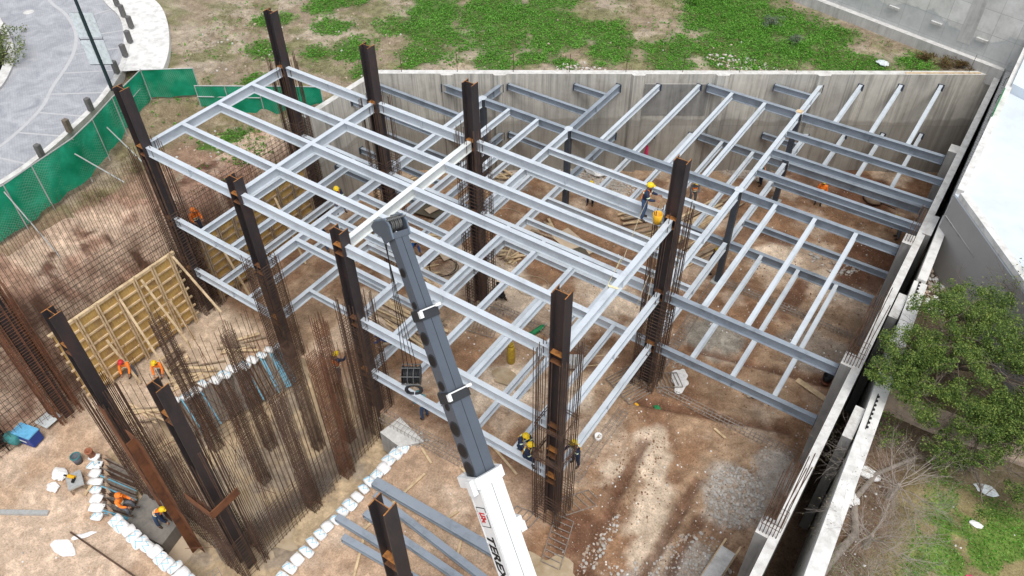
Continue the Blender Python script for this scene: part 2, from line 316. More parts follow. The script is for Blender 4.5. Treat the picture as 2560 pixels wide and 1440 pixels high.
GREEN = [(-1.9, 22.1, 2.2), (.6, 23, 2.6), (2.6, 24.4, 2.6), (.9, 17.2, 2.0), (4.9, 24.6, 2.8), (7.2, 25.4, 2.4), (9.6, 23.5, 1.7), (-3.3, 15.6, 1.6), (11.9, 25.5, 1.9), (13.5, 23.8, 1.5), (12.5, 30.8, 2.4), (14.4, 30.7, 2.8), (14.8, 26.9, 2.2), (17, 27.2, 2.2), (18.2, 29.1, 2.2), (16.4, 32, 2.6), (20.4, 29.4, 2.0), (22.4, 30, 1.6), (24.2, 31.4, 1.3), (11, 33.5, 2.6), (13.5, 34.5, 2.4), (4.6, 18.7, 1.2), (6.3, 20.2, 1.1), (-2.5, 19.5, 1.5), (8.1, 20.6, .9), (-7.6, 12.8, 1.3), (-5.2, 10, .9), (-4.5, 14.3, 1.0), (-2.5, 6.4, 1.5), (-3.6, 5.2, .8), (-1.0, 13.9, .9), (3, 28, 3), (6, 30, 2.0), (-4, 26, 3), (-8, 20, 2.2), (15.5, 29, 2.3), (19.3, 31.5, 1.8), (-.5, 20, 2.2), (3.2, 21.5, 2.4), (6, 23.3, 2.2), (9.2, 24.5, 1.8), (-3.6, 24, 2.5), (0, 26, 2.5), (12.5, 25.2, 1.6), (-6, 17, 1.2), (-10, 15.5, 1.3)]
def green_amt(x, y):
    g = np.zeros(np.shape(x)); e = fbm(x, y, 1.5, 44, 4) - .5
    for cx, cy, r in GREEN: g = np.maximum(g, sst(1.2, .5, np.hypot(x - cx, y - cy) / r + 1.2 * e))
    bare = np.zeros(np.shape(x))
    for cx, cy, r in [(6.2, 28, 2.0), (8.7, 29.7, 2.6), (10.5, 26.6, 1.3), (7.4, 19.4, 1.1), (2.1, 16, .9), (-6.4, 19, 1.2)]: bare = np.maximum(bare, sst(1.1, .6, np.hypot(x - cx, y - cy) / r + e))
    return g * (1 - bare)
def field_col(x, y, z):
    n = fbm(x, y, 2.2, 12, 5); n2 = fbm(x, y, .5, 14, 4)
    c = np.tile(np.array([[.285, .225, .155]]), (len(x), 1)); c = lerp(c, (.38, .315, .235), sst(.5, .62, n)); c = lerp(c, (.19, .185, .085), sst(.5, .63, fbm(x, y, 1.1, 16, 5)) * .8)
    g = green_amt(x, y); c = lerp(c, (.055, .12, .015), g * .9); c = lerp(c, (.21, .16, .09), sst(-1.5, -4, x) * sst(9, 7, y) * .5 * (1 - g))
    c = lerp(c, (.30, .19, .13), sst(.5, .6, fbm(x, y, 1.3, 19, 4)) * sst(7.5, 5, y) * sst(-6, -4, x) * (1 - g) * .9)
    c = lerp(c, (.45, .36, .27), blob(x, y, 3.3, 17.3, 1.3, .5, 9) * .8)
    return c * (.75 + .5 * n2)[:, None]
def garden_col(x, y, z):
    n = fbm(x, y, 1.4, 12, 5); c = np.tile(np.array([[.20, .13, .085]]), (len(x), 1)); t = sst(30.8, 32.0, x + .8 * (n - .5))
    c = lerp(c, (.30, .25, .12), t * .9); g = sst(.43, .53, fbm(x, y, .9, 35, 5)) * sst(31.6, 32.8, x) * sst(6.2, 5.3, y); c = lerp(c, (.12, .22, .035), g * .85)
    c = lerp(c, (.11, .085, .06), sst(5.2, 6.4, y) * .7)
    return c * (.75 + .5 * fbm(x, y, .35, 37, 3))[:, None]
def tinted(name, rough=.92, sc=14, amt=.5, bump=.5, speck=None, spec=.2, patch=.4):
    k = NM(name, rough, 0, spec); a = k.attr('tint').outputs['Color']; f = k.noise(sc, 6, .75); g = k.noise(2.6, 6, .7)
    c = k.mix(1, a, k.ramp(f, [(.28, (1 - amt,) * 3), (.5, (1, 1, 1)), (.75, (1 + amt * .7,) * 3)]), 'MULTIPLY')
    q1 = k.ramp(k.noise(1.3, 9, .68, dist=.4), [(.50, (1, 1, 1)), (.56, (1.38, 1.40, 1.42)), (.68, (1.5, 1.52, 1.55))]); q2 = k.ramp(k.noise(2.1, 8, .7, k.pos((1, 1, 1), (0, 0, 1)), .6), [(.36, (.62, .56, .52)), (.43, (.82, .8, .78)), (.47, (1, 1, 1))])
    c = k.mix(patch, c, q1, 'MULTIPLY'); c = k.mix(patch, c, q2, 'MULTIPLY')
    c = k.mix(1, c, k.ramp(g, [(.3, (.78, .78, .78)), (.5, (1, 1, 1)), (.7, (1.2, 1.2, 1.2))]), 'MULTIPLY')
    if speck:
        v = k.n('ShaderNodeTexVoronoi'); v.inputs['Scale'].default_value = 7; k.l(k.geo.outputs['Position'], v.inputs['Vector'])
        w = k.math('LESS_THAN', v.outputs['Distance'], k.math('MULTIPLY', k.math('SUBTRACT', k.noise(1.7, 3), .42), .9)); c = k.mix(k.math('MULTIPLY', w, .8), c, speck)
    k.col(c); k.bump(k.math('ADD', f, k.noise(sc * 4, 3)), bump, .05); MAT[name] = k.m; return k.m
tinted('soil', speck=(.52, .42, .33), patch=.5); tinted('soil_wet', .6, 8, .35, .2, spec=.4); tinted('soil_bank', .95, 7, .6, .9); tinted('field_soil', .95, 12, .55, .6, speck=(.44, .38, .28)); tinted('garden_soil', .95, 14, .6, .6, speck=(.34, .25, .17))
pf = sub_terrain('pit_floor', pit, MAT['soil'], pit_col); sub_terrain('sump_floor', sump, MAT['soil_wet'], sump_col)
sub_terrain('earth_bank', bankm, MAT['soil_bank'], bank_col); sub_terrain('field', street, MAT['field_soil'], field_col); sub_terrain('garden_ground', garden, MAT['garden_soil'], garden_col)
def gz(x, y): return float(H(np.array([x]), np.array([y]))[0])
def sheet(name, pts, z, mat, th=.0):
    m_ = MB(); 
    if th: m_.poly(pts, z - th, z)
    else: m_.add([(x, y, z) for x, y in pts], [tuple(range(len(pts)))])
    o = m_.build(name, mat); o['kind'] = 'structure'; return o
# puddles
k = NM('puddle', .06, 0, .5); k.col(k.ramp(k.noise(1.2, 5), [(.35, (.33, .24, .14)), (.6, (.50, .40, .28))])); MAT['puddle'] = k.m
def puddle(cx, cy, rx, ry, z, seed):
    ps = []; 
    for i in range(40):
        t = 2 * math.pi * i / 40; r = 1 + .45 * (float(vn(math.cos(t) * 2 + 5, math.sin(t) * 2 + 5, .8, seed)) - .5) * 2; ps.append((cx + rx * r * math.cos(t), cy + ry * r * math.sin(t)))
    sheet('puddle', ps, z, MAT['puddle'])
puddle(22.0, -2.35, 1.1, .75, .075, 1); puddle(15.4, 4.6, .85, .4, .08, 2); puddle(10.2, -6.9, 2.0, 1.2, -1.46, 4); puddle(12.9, -4.2, .42, 2.6, -1.45, 5); puddle(24.9, 10.0, .35, .25, .1, 6)
# road, kerbs, pavement, island
RZ = 6.62
def curve(P, n=10):
    out = []; P = [Vector(p) for p in P]
    for i in range(len(P) - 1):
        p0 = P[max(i - 1, 0)]; p1 = P[i]; p2 = P[i + 1]; p3 = P[min(i + 2, len(P) - 1)]
        for j in range(n):
            t = j / n; out.append(.5 * ((2 * p1) + (p2 - p0) * t + (2 * p0 - 5 * p1 + 4 * p2 - p3) * t * t + (3 * p1 - p0 - 3 * p2 + p3) * t ** 3))
    out.append(P[-1]); return out
kerb = curve([(-45, 24), (-32, 17.5), (-21.6, 11.75), (-17.6, 10.3), (-14.7, 8.5), (-12.4, 6.5), (-10.4, 3.8), (-9.2, 1.3), (-8.3, -1.1), (-7.8, -3.6), (-7.6, -9), (-8, -22)])
isl = curve([(-50, 15), (-32, 9), (-22.4, 5.7), (-18.9, 4.2), (-16.9, 2.7), (-15.5, 1.0), (-14.9, -1.5), (-15.4, -6), (-17, -22)])
k = NM('road', .8, 0, .3); p = k.pos((1, 1, 1), (0, 0, .5)); f = k.noise(.8, 6, .7, p, 1.0); c = k.ramp(f, [(.3, (.27, .28, .30)), (.5, (.36, .365, .385)), (.7, (.47, .475, .49))])
v = k.n('ShaderNodeTexBrick'); v.inputs['Scale'].default_value = 1; v.inputs['Brick Width'].default_value = .3; v.inputs['Row Height'].default_value = .12; v.inputs['Mortar Size'].default_value = .008; v.inputs['Color1'].default_value = (1, 1, 1, 1); v.inputs['Color2'].default_value = (.93, .93, .94, 1); v.inputs['Mortar'].default_value = (.8, .8, .8, 1); k.l(p, v.inputs['Vector'])
k.col(k.mix(1, c, v.outputs[0], 'MULTIPLY')); MAT['road'] = k.m
def strip(name, A, B, z, mat, th=.0, kind='structure'):
    m_ = MB(); n = len(A); vs = [(p[0], p[1], z) for p in A] + [(p[0], p[1], z) for p in B]; fs = [(i, i + 1, n + i + 1, n + i) for i in range(n - 1)]; m_.add(vs, fs)
    if th:
        m_.add([(p[0], p[1], z) for p in A] + [(p[0], p[1], z - th) for p in A], [(i, i + 1, n + i + 1, n + i) for i in range(n - 1)])
        m_.add([(p[0], p[1], z) for p in B] + [(p[0], p[1], z - th) for p in B], [(i, i + 1, n + i + 1, n + i) for i in range(n - 1)])
    o = m_.build(name, mat); o['kind'] = kind; return o
def offs(P, d):
    out = []
    for i, p in enumerate(P):
        t = (P[min(i + 1, len(P) - 1)] - P[max(i - 1, 0)]).normalized(); out.append(p + Vector((-t.y, t.x)) * d)
    return out
n_ = min(len(kerb), len(isl)); far = [Vector((p.x - 40, p.y - 12)) for p in isl]
strip('road', [kerb[round(i * (len(kerb) - 1) / 60)] for i in range(61)], [isl[round(i * (len(isl) - 1) / 60)] for i in range(61)], RZ, MAT['road'])
strip('kerb', kerb, offs(kerb, .32), RZ + .10, MAT['concrete_pale'], .5)
strip('island_kerb', isl, offs(isl, -.55), RZ + .12, MAT['concrete_pale'], .5)
lane = curve([(-50, 21.5), (-31, 13.8), (-24.5, 9.7), (-21, 8.7), (-18.5, 7.7), (-16.6, 6.4), (-15.2, 5.0), (-13.7, 3.1), (-12.4, 1.7), (-11.5, .2), (-10.7, -1.8), (-10.2, -5), (-10.3, -20)])
simple('lane_concrete', (.46, .46, .465), .8, 0, .1, 3)
strip('drain_strip', lane, offs(lane, .2), RZ + .006, MAT['lane_concrete'])
mb = MB()
for i in range(34, len(lane) - 8, 10):
    a = lane[i]; t = (lane[i + 1] - lane[i]).normalized(); nn = Vector((-t.y, t.x)); b = a + nn * 2.1
    j = min(range(len(kerb)), key=lambda q: (kerb[q] - a - nn * 1.5).length); b = kerb[j]
    d = (b - a - nn * .2).normalized(); s_ = Vector((-d.y, d.x)) * .055; a2 = a + nn * .22
    mb.add([(*(a2 - s_), RZ + .005), (*(b - s_), RZ + .005), (*(b + s_), RZ + .005), (*(a2 + s_), RZ + .005)], [(0, 1, 2, 3)])
o = mb.build('parking_line', MAT['lane_concrete']); o['kind'] = 'structure'
kw = [p for p in curve([(p.x, p.y) for p in kerb], 1) if p.y > 5.9]
walkway = strip('sidewalk', offs(kw, .325), offs(kw, 2.55), RZ + .095, MAT['white_wall'], .4)
ii = [isl[round(i * (len(isl) - 1) / 60)] for i in range(61)]
strip('traffic_island', offs(ii, -.556), offs(ii, -9), RZ + .11, MAT['field_soil'])
mb = MB(); mb.lathe((-23.2, 7.7, RZ + .002), [(.32, 0), (.32, .004)], 18); tag(mb.build('manhole_cover', MAT['concrete_grey']), 'round grey manhole cover set in the curving street', 'manhole cover')
# ---------------- concrete walls ----------------
bw = empty('retaining_wall', (12, 22, 0), 'long stained concrete retaining wall behind the steel frame with a pale top edge', 'wall')
dx, dy = np.array([1, .65]) / math.hypot(1, .65), np.array([-.65, 1]) / math.hypot(1, .65)
mb = MB(); mb.poly([(0, 14.05), (28.3, wall_y(28.3)), (28.3 - .2, wall_y(28.3) + .36), (-.36, 14.3)], -.3, 6.5)
part(mb, 'wall', MAT['concrete_wall'], bw)
mb = MB(); mb.poly([(-.36, 8.65), (0, 8.65), (0, 14.045), (-.36, 14.045)], -.3, 6.5); part(mb, 'wing_wall', MAT['concrete_wall'], bw)
for x in (3.3, 5.75, 12.15, 16.0, 20.6):
    mb = MB(); a = np.array([x - .35, wall_y(x - .35)]); b = np.array([x + .35, wall_y(x + .35)]); n = -dy * .2
    mb.poly([tuple(a + n * .9 + dx * .12), tuple(b + n * .9 - dx * .12), tuple(b + dy * .02), tuple(a + dy * .02)], -.25, 6.504); part(mb, 'pilaster', MAT['concrete_wall'], bw)
for i in range(11):
    x = 1.2 + i * 2.6; mb = MB(); mb.tube([(x - .15, wall_y(x) + .15, 6.4), (x - .12, wall_y(x) + .15, 7.6)], .016, 4); part(mb, 'starter_bar', MAT['rebar'], bw)
mb = MB(); t = V(*dx, 0)
mb.bar(V(12.4, wall_y(12.4) - .012, 4.9), V(15.5, wall_y(15.5) - .012, 4.9), .02, 2.0); part(mb, 'repair_patch', MAT['concrete_grey'], bw)
mb = MB(); mb.bar(V(24.2, wall_y(24.2) + .17, 6.52), V(27.6, wall_y(27.6) + .17, 6.52), .09, .05); tag(mb.build('timber_plank', MAT['timber']), 'orange-brown timber strip lying on the far right end of the retaining wall top', 'plank')
rw = empty('side_retaining_wall', (28.4, 8, 0), 'narrow concrete side wall along the right edge of the pit with square pilasters', 'wall')
mb = MB(); mb.box(28.3, 28.6, -18, wall_y(28.3) + .2, .02, 6.5); part(mb, 'wall', MAT['concrete_pale'], rw)
for y in (24, 16, 8, 0, -8):
    mb = MB(); mb.box(27.9, 28.297, y - .35, y + .35, -.1, 6.46); part(mb, 'pilaster', MAT['concrete_grey'], rw)
for y, n, h, lean in ((8, 11, 3.9, .25), (0, 12, 3.9, .3), (16, 4, 1.6, .9)):
    for i in range(n):
        mb = MB(); x = 28.0 + (i % 6) * .1; yy = y - .25 + (i // 6) * .4; hh = h * random.uniform(.75, 1)
        mb.tube([(x, yy, 6.3), (x + random.uniform(-.03, .03), yy + lean * .4, 6.4 + hh * .5), (x + random.uniform(-.06, .1), yy + lean, 6.4 + hh)], .019, 4); part(mb, 'starter_bar', MAT['rebar'], rw)
for y in (8, 0):
    mb = MB()
    for z in (7.0, 7.25): mb.tube([(27.95, y - .3, z), (28.55, y - .3, z), (28.55, y + .3, z), (27.95, y + .3, z), (27.95, y - .3, z)], .012, 4)
    part(mb, 'tie', MAT['rebar'], rw)
ow = empty('boundary_wall', (29, 10, 0), 'white topped boundary wall of the neighbouring plot beyond the dark gap', 'wall')
mb = MB()
ys = [-18, -6, 3, 6.6, 13.2, 17.8, 26, 38]
for a, b in zip(ys[:-1], ys[1:]):
    th = .50 if b <= 13.2 else (.34 if b <= 17.8 else .24); zt = 6.9 if b > 13.2 else 6.75
    mb.poly([(outer_x(a) - th / 2, a), (outer_x(a) + th / 2, a), (outer_x(b) + th / 2, b), (outer_x(b) - th / 2, b)], 0, zt)
part(mb, 'wall', MAT['white_wall'], ow)
for y in (18.1, 12.4, 6.0, -1.4):
    mb = MB(); x = outer_x(y); mb.box(x - .58, x - .245, y - 1.5, y, 0, 6.55); part(mb, 'pilaster', MAT['concrete_grey'], ow)
for y in (12, 5, -3):
    mb = MB(); mb.bar(V(outer_x(y) - .06, y, 6.765), V(outer_x(y + 1.7) - .06, y + 1.7, 6.765), .03, .03)
    for i in range(8): mb.lathe((outer_x(y + .1 + i * .21) - .03, y + .1 + i * .21, 6.75), [(.045, 0), (.045, .05), (.01, .07)], 6)
    part(mb, 'cable_strip', MAT['black'], ow)
mb = MB(); pts = []
for i in range(1500):
    t = i / 1500; y = 18.5 + t * 19; a = t * 2 * math.pi * 75; pts.append((outer_x(y) + .05 + .22 * math.cos(a), y + .03 * math.sin(a * 3), 7.35 + .22 * math.sin(a)))
mb.tube(pts, .008, 3, cap=False)
wire = mb.build('razor_wire', MAT['galv'], ow)
for i in range(10):
    y = 18.6 + i * 2; mb = MB(); mb.tube([(outer_x(y), y, 6.85), (outer_x(y), y, 7.3), (outer_x(y) + .2, y, 7.6)], .02, 4); part(mb, 'wire_post', MAT['black'], ow)
# building with white roof at right
nb = empty('white_roofed_building', (34, 18, 5), 'neighbouring building with a bright white roof and plain grey side facade', 'building')
K = [(28.95, 16.9), (32.6, 12.0), (38.5, 4.5), (46, 11), (46, 42), (29.0, 42)]
mb = MB(); mb.poly(K, 4.6, 8.55); part(mb, 'facade', MAT['grey_facade'], nb)
mb = MB(); mb.poly(K, 8.553, 8.64); part(mb, 'roof', MAT['white_roof'], nb)
mb = MB()
for a, b in zip(K, K[1:] + K[:1]): 
    a = V(*a, 0); b = V(*b, 0); d = (b - a).normalized(); n = V(-d.y, d.x, 0) * .14; mb.bar(a + n + V(0, 0, 8.75) + d * .28, b + n + V(0, 0, 8.75), .28, .3)
part(mb, 'parapet', MAT['white_wall'], nb)
mb = MB(); a = V(28.95, 16.9, 7.55); b = V(38.5, 4.5, 7.55); n = V(-(b - a).y, (b - a).x, 0).normalized() * -.02
mb.bar(a + n + V(.05, -.06, 0), b + n, .05, .09); part(mb, 'groove_trim', MAT['concrete_grey'], nb)
mb = MB(); mb.poly([(33.6, 14.4), (44, 2), (46, 11), (40, 20)], 8.65, 10.2); part(mb, 'roof_block', MAT['concrete_pale'], nb)
mb = MB(); mb.poly([(29.2, 26.5), (34, 24.2), (46, 33), (46, 41), (29.2, 41)], 8.65, 9.1); part(mb, 'upper_roof', MAT['white_roof'], nb)
mb = MB(); mb.bar(V(28.98, 23.3, 8.9), V(28.98, 25.6, 8.9), .05, .7); tag(mb.build('green_sign', MAT['cyl_green']), 'small green panel fixed beside the razor wire', 'sign')
# bare concrete building at top right
cb = empty('concrete_building', (20, 36, 6.4), 'tall bare concrete block wall rising behind the grass at the top right', 'building')
k = NM('board_concrete', .85, 0, .25); dr = math.atan2(-.28, 1)
mp = k.n('ShaderNodeMapping'); mp.inputs['Rotation'].default_value = (0, 0, -dr); k.l(k.geo.outputs['Position'], mp.inputs[0]); sp = k.n('ShaderNodeSeparateXYZ'); k.l(mp.outputs[0], sp.inputs[0])
cbv = k.n('ShaderNodeCombineXYZ'); k.l(sp.outputs[0], cbv.inputs[0]); k.l(sp.outputs[2], cbv.inputs[1])
br = k.n('ShaderNodeTexBrick'); br.offset = 0; br.inputs['Scale'].default_value = 1; br.inputs['Brick Width'].default_value = 1.25; br.inputs['Row Height'].default_value = 1.2; br.inputs['Mortar Size'].default_value = .012
br.inputs['Color1'].default_value = (1, 1, 1, 1); br.inputs['Color2'].default_value = (.88, .88, .88, 1); br.inputs['Mortar'].default_value = (.6, .6, .6, 1); k.l(cbv.outputs[0], br.inputs['Vector'])
f = k.noise(1.3, 6, .7); g = k.noise(5, 5, .7, k.pos((1, 1, .3)))
c = k.mix(1, k.ramp(f, [(.3, (.46, .45, .42)), (.5, (.60, .59, .55)), (.7, (.70, .685, .65))]), br.outputs[0], 'MULTIPLY')
e = k.math('ADD', sp.outputs[2], k.math('MULTIPLY', k.noise(.5, 5), -3.2)); w = k.ramp(k.math('MULTIPLY', k.math('SUBTRACT', 6.85, e), 1.0), [(.0, (0, 0, 0)), (.12, (.55, .55, .55)), (.3, (.4, .4, .4))])
c = k.mix(w, c, (.30, .325, .34)); c = k.mix(k.ramp(g, [(.6, (0, 0, 0)), (.8, (.35, .35, .35))]), c, (.2, .195, .18)); k.col(c); MAT['board_concrete'] = k.m
def cbp(x): return (x, 35.95 - .28 * (x - 15.8))
mb = MB(); mb.poly([cbp(4), cbp(29.0), (29.0, 60), (4, 60)], 6.2, 26); part(mb, 'wall', MAT['board_concrete'], cb)
mb = MB(); a = cbp(4); b = cbp(28.6); mb.poly([(a[0], a[1] - .55), (b[0], b[1] - .35), (b[0], b[1] - .004), (a[0], a[1] - .004)], 6.0, 7.0); part(mb, 'footing', MAT['concrete_pale'], cb)
mb = MB(); mb.poly([(28.0, 31.6 + .95), (28.35, 32.6), (28.6, 60), (28.2, 60)], 6.3, 12.5); 
for i, x in enumerate((19.5, 22, 24.5, 27)):
    p = cbp(x); mb2 = MB(); mb2.bar(V(p[0] - .3, p[1] + .03 + .084, 8.0 - .0), V(p[0] + .3, p[1] + .03 - .084, 8.0), .3, .14); part(mb2, 'bracket', MAT['concrete_pale'], cb)
mb2 = MB(); p = cbp(25.8); q = cbp(26.5); mb2.bar(V(p[0], p[1] - .01, 13), V(q[0], q[1] - .01, 13), .02, 11); part(mb2, 'stain_patch', MAT['concrete_pale'], cb)

# ---------------- steel columns with rebar cages ----------------
def tie(mb, x, y, z, w, r=.014):
    h = w / 2; mb.tube([(x - h, y - h, z), (x + h, y - h, z), (x + h, y + h, z), (x - h, y + h, z), (x - h, y - h, z)], r, 3, cap=False)
def cage(parent, x, y, z0, z1, ties, w=1.0, nb=5, mat='rebar', r=.017, name='rebar_cage'):
    mb = MB(); h = w / 2; P = []
    for i in range(nb):
        t = -h + w * i / (nb - 1); P += [(t, -h), (t, h)]
        if 0 < i < nb - 1: P += [(-h, t), (h, t)]
    # bars bunch towards the corners
    for a, b in P:
        for q in range(2):
            f = 1.15; xx = x + math.copysign(abs(a / h) ** .5 * h, a) if a else x; yy = y + (math.copysign(abs(b / h) ** .5 * h, b) if b else 0)
            xx += (q - .5) * .07; yy += (q - .5) * .03
            mb.tube([(xx, yy, z0), (xx + random.uniform(-.025, .025), yy + random.uniform(-.025, .025), z1 - random.uniform(0, .7))], r, 3)
    for a, b, s in ties:
        z = a
        while z < b: tie(mb, x, y, z + random.uniform(-.02, .02), w + random.uniform(-.02, .04)); z += s
    return mb.build(name, MAT[mat], parent)
def column(x, y, z0, z1, label, splices=(), cg=None, group=None, name='steel_column'):
    t = empty(name, (x, y, z0), label, 'steel column', group)
    mb = MB(); hx, hy = .25, .22
    mb.box(x - hx, x - hx + .03, y - hy, y + hy, z0, z1); mb.box(x + hx - .03, x + hx, y - hy, y + hy, z0, z1); mb.box(x - hx + .03, x + hx - .03, y - .012, y + .012, z0, z1)
    part(mb, 'shaft', MAT['column_steel'], t)
    mb = MB()    # freshly cut rusty top edges
    mb.box(x - hx, x - hx + .03, y - hy, y + hy, z1, z1 + .004); mb.box(x + hx - .03, x + hx, y - hy, y + hy, z1, z1 + .004); mb.box(x - hx + .03, x + hx - .03, y - .012, y + .012, z1, z1 + .004)
    part(mb, 'cut_edge', MAT['rust_orange'], t)
    for z in splices:
        for zz in (z - .02, z - .44):
            mb = MB(); mb.box(x - hx + .03, x + hx - .03, y - hy + .01, y - .012, zz - .012, zz + .012); mb.box(x - hx + .03, x + hx - .03, y + .012, y + hy - .01, zz - .012, zz + .012)
            part(mb, 'stiffener_plate', MAT['rust_orange' if (zz > z - .1 and z != Z2) else 'rust_dull'], t)
    if cg: cage(t, x, y, z0 - .1, cg[0], cg[1], *cg[2:])
    return t
column(0, 0, 0, 12.45, 'dark steel column at the left corner of the frame nearest the green fence', (Z3, Z2, Z1), (10.0, [(0.2, 6.4, .17)], .95))
column(0, 8, 0, 12.5, 'tallest looking dark steel column standing furthest back by the grass', (Z3, Z2, Z1), (10.4, [(0.2, 6.9, .17)], .95))
column(XA, 0, 0, 10.45, 'dark steel column second along the left front row just behind the crane side rebar', (Z3, Z2, Z1), (6.6, [(-1.2, 6.2, .16)], 1.0))
column(XA, 8, 0, 12.45, 'dark back row column before the left end of the retaining wall', (Z3, Z2, Z1), (10.2, [(0.2, 6.9, .16)], 1.0))
column(XB, 0, -1.4, 10.4, 'dark steel column directly left of the crane boom with three beams leaving it', (Z3, Z2, Z1), (7.3, [(-1.3, 6.0, .17)], 1.05))
column(XB, 8, 0, 12.4, 'reddish black column in the back row with the white beam ending on it', (Z3, Z2, Z1), (10.6, [(0.2, 8.3, .2)], 1.05))
column(XC, 8, 0, 12.3, 'dark steel column with the yellow bucket hanging beside it', (Z3, Z2, Z1), (10.3, [(0.2, 2.6, .2), (3.2, 5.7, .2)], 1.05))
column(XC, 0, 0, 12.35, 'dark steel column in the front centre standing right of the crane boom', (Z3, Z2, Z1, 4.5), (10.3, [(0.1, 2.0, .2), (4.1, 4.5, .07), (6.0, 6.25, .07)], 1.1))
column(XC, -8, 0, 11.9, 'dark steel column rising from the bottom edge among the stored beams', (Z3 - .3,), (7.6, [(0.1, 7, .5)], 1.0))
column(0, -8, 0, 11.5, 'dark steel column at the left edge of the photo inside the rebar wall', (), (8.2, [(0.2, 7, .15)], 1.0, 5, 'rebar_red'))
column(XA, -8, -1.3, 9.9, 'black steel column leaning into view in front of the yellow wall formwork', (8.4,), (6.2, [(-1, 3, .25)], 1.0))
column(XB, -8, -1.4, 9.9, 'black steel column at the bottom left with the rusty angle bracket around it', (8.6,), (6.8, [(-1.3, 1.4, .2)], 1.1))
mb = MB(); x, y, z = XB, -8, 3.7
mb.bar(V(x - .75, y - .62, z), V(x + .62, y - .62, z), .04, .4); mb.bar(V(x + .62, y - .6, z), V(x + .62, y + .6, z), .04, .4); mb.bar(V(x - .75, y - .5, z - .19), V(x + .5, y - .5, z - .19), .22, .03); mb.bar(V(x + .5, y - .4, z - .19), V(x + .5, y + .6, z - .19), .22, .03)
tag(mb.build('angle_bracket', MAT['rust_plate']), 'rusty orange angle bracket wrapped around the bottom left column', 'bracket')
for (x, y, lab) in ((XA, 16, 'slim grey column near the left part of the retaining wall'), (XB, 16, 'slim painted grey column in the middle under a square node of beams'), (XC, 16, 'slim painted grey column right of the yellow bucket column beside a leaning worker'), (XC, 24, 'slim grey column under the node with the small wooden block')):
    t = empty('slim_column', (x, y, 0), lab, 'steel column', 'slim grey columns')
    mb = MB(); mb.box(x - .14, x - .12, y - .14, y + .14, .02, Z2 - .02); mb.box(x + .12, x + .14, y - .14, y + .14, .02, Z2 - .02); mb.box(x - .12, x + .12, y - .14, y - .125, .02, Z2 - .02); mb.box(x - .12, x + .12, y + .125, y + .14, .02, Z2 - .02)
    part(mb, 'shaft', MAT['grey_column'], t); mb = MB(); mb.box(x - .3, x + .3, y - .3, y + .3, -.05, .05); part(mb, 'base_plate', MAT['galv'], t)
    mb = MB(); mb.poly([(x - .2, y - .11), (x - .11, y - .2), (x + .11, y - .2), (x + .2, y - .11), (x + .2, y + .11), (x + .11, y + .2), (x - .11, y + .2), (x - .2, y + .11)], Z2 - .012, Z2 + .012); part(mb, 'cap_plate', MAT['beam_paint'], t)

# ---------------- floor frames ----------------
BIG = {(XA, 0), (XB, 0), (XC, 0), (0, 0), (0, 8), (XA, 8), (XB, 8), (XC, 8)}
def member(fr, p, q, z, kind, mat, a0=None, a1=None):
    """p,q grid points; ends are held back so that members butt against what carries them"""
    p = V(*p, z); q = V(*q, z); d = (q - p).normalized()
    def inset(pt, v): 
        if v is not None: return v
        if any(abs(pt.x - bx) < .01 and abs(pt.y - by) < .01 for bx, by in BIG): return .262 if abs(d.x) > .5 else .235
        return .205 if kind == 'girder' else .112
    p = p + d * inset(p, a0); q = q - d * inset(q, a1); mb = MB()
    if kind == 'girder': mb.ibeam(p, q, .45, .215)
    else: mb.ibeam(p, q, .34, .18)
    for e_, sg in ((p, 1), (q, -1)):
        s_ = d.cross(V(0, 0, 1)).normalized(); mb.obox(e_ + d * sg * .008 - V(0, 0, (.45 if kind == 'girder' else .34) / 2), d * .008, s_ * (.085 if kind == 'girder' else .06), V(0, 0, (.2 if kind == 'girder' else .15)))
    if kind == 'girder' and random.random() < .6:
        m_ = (p + q) / 2; s_ = d.cross(V(0, 0, 1)).normalized(); mb.obox(m_ + s_ * .05 - V(0, 0, .22), d * .006, s_ * .05, V(0, 0, .2))
    o = mb.build(kind, MAT[mat], fr)
    return o
def plate(fr, p, d, z, dep=.5):
    p = V(*p, z - dep / 2 + .03); s_ = V(*d, 0).cross(V(0, 0, 1)).normalized(); mb = MB(); mb.obox(p, V(*d, 0) * .012, s_ * .17, V(0, 0, dep / 2)); mb.build('wall_plate', MAT['plate_navy'], fr)
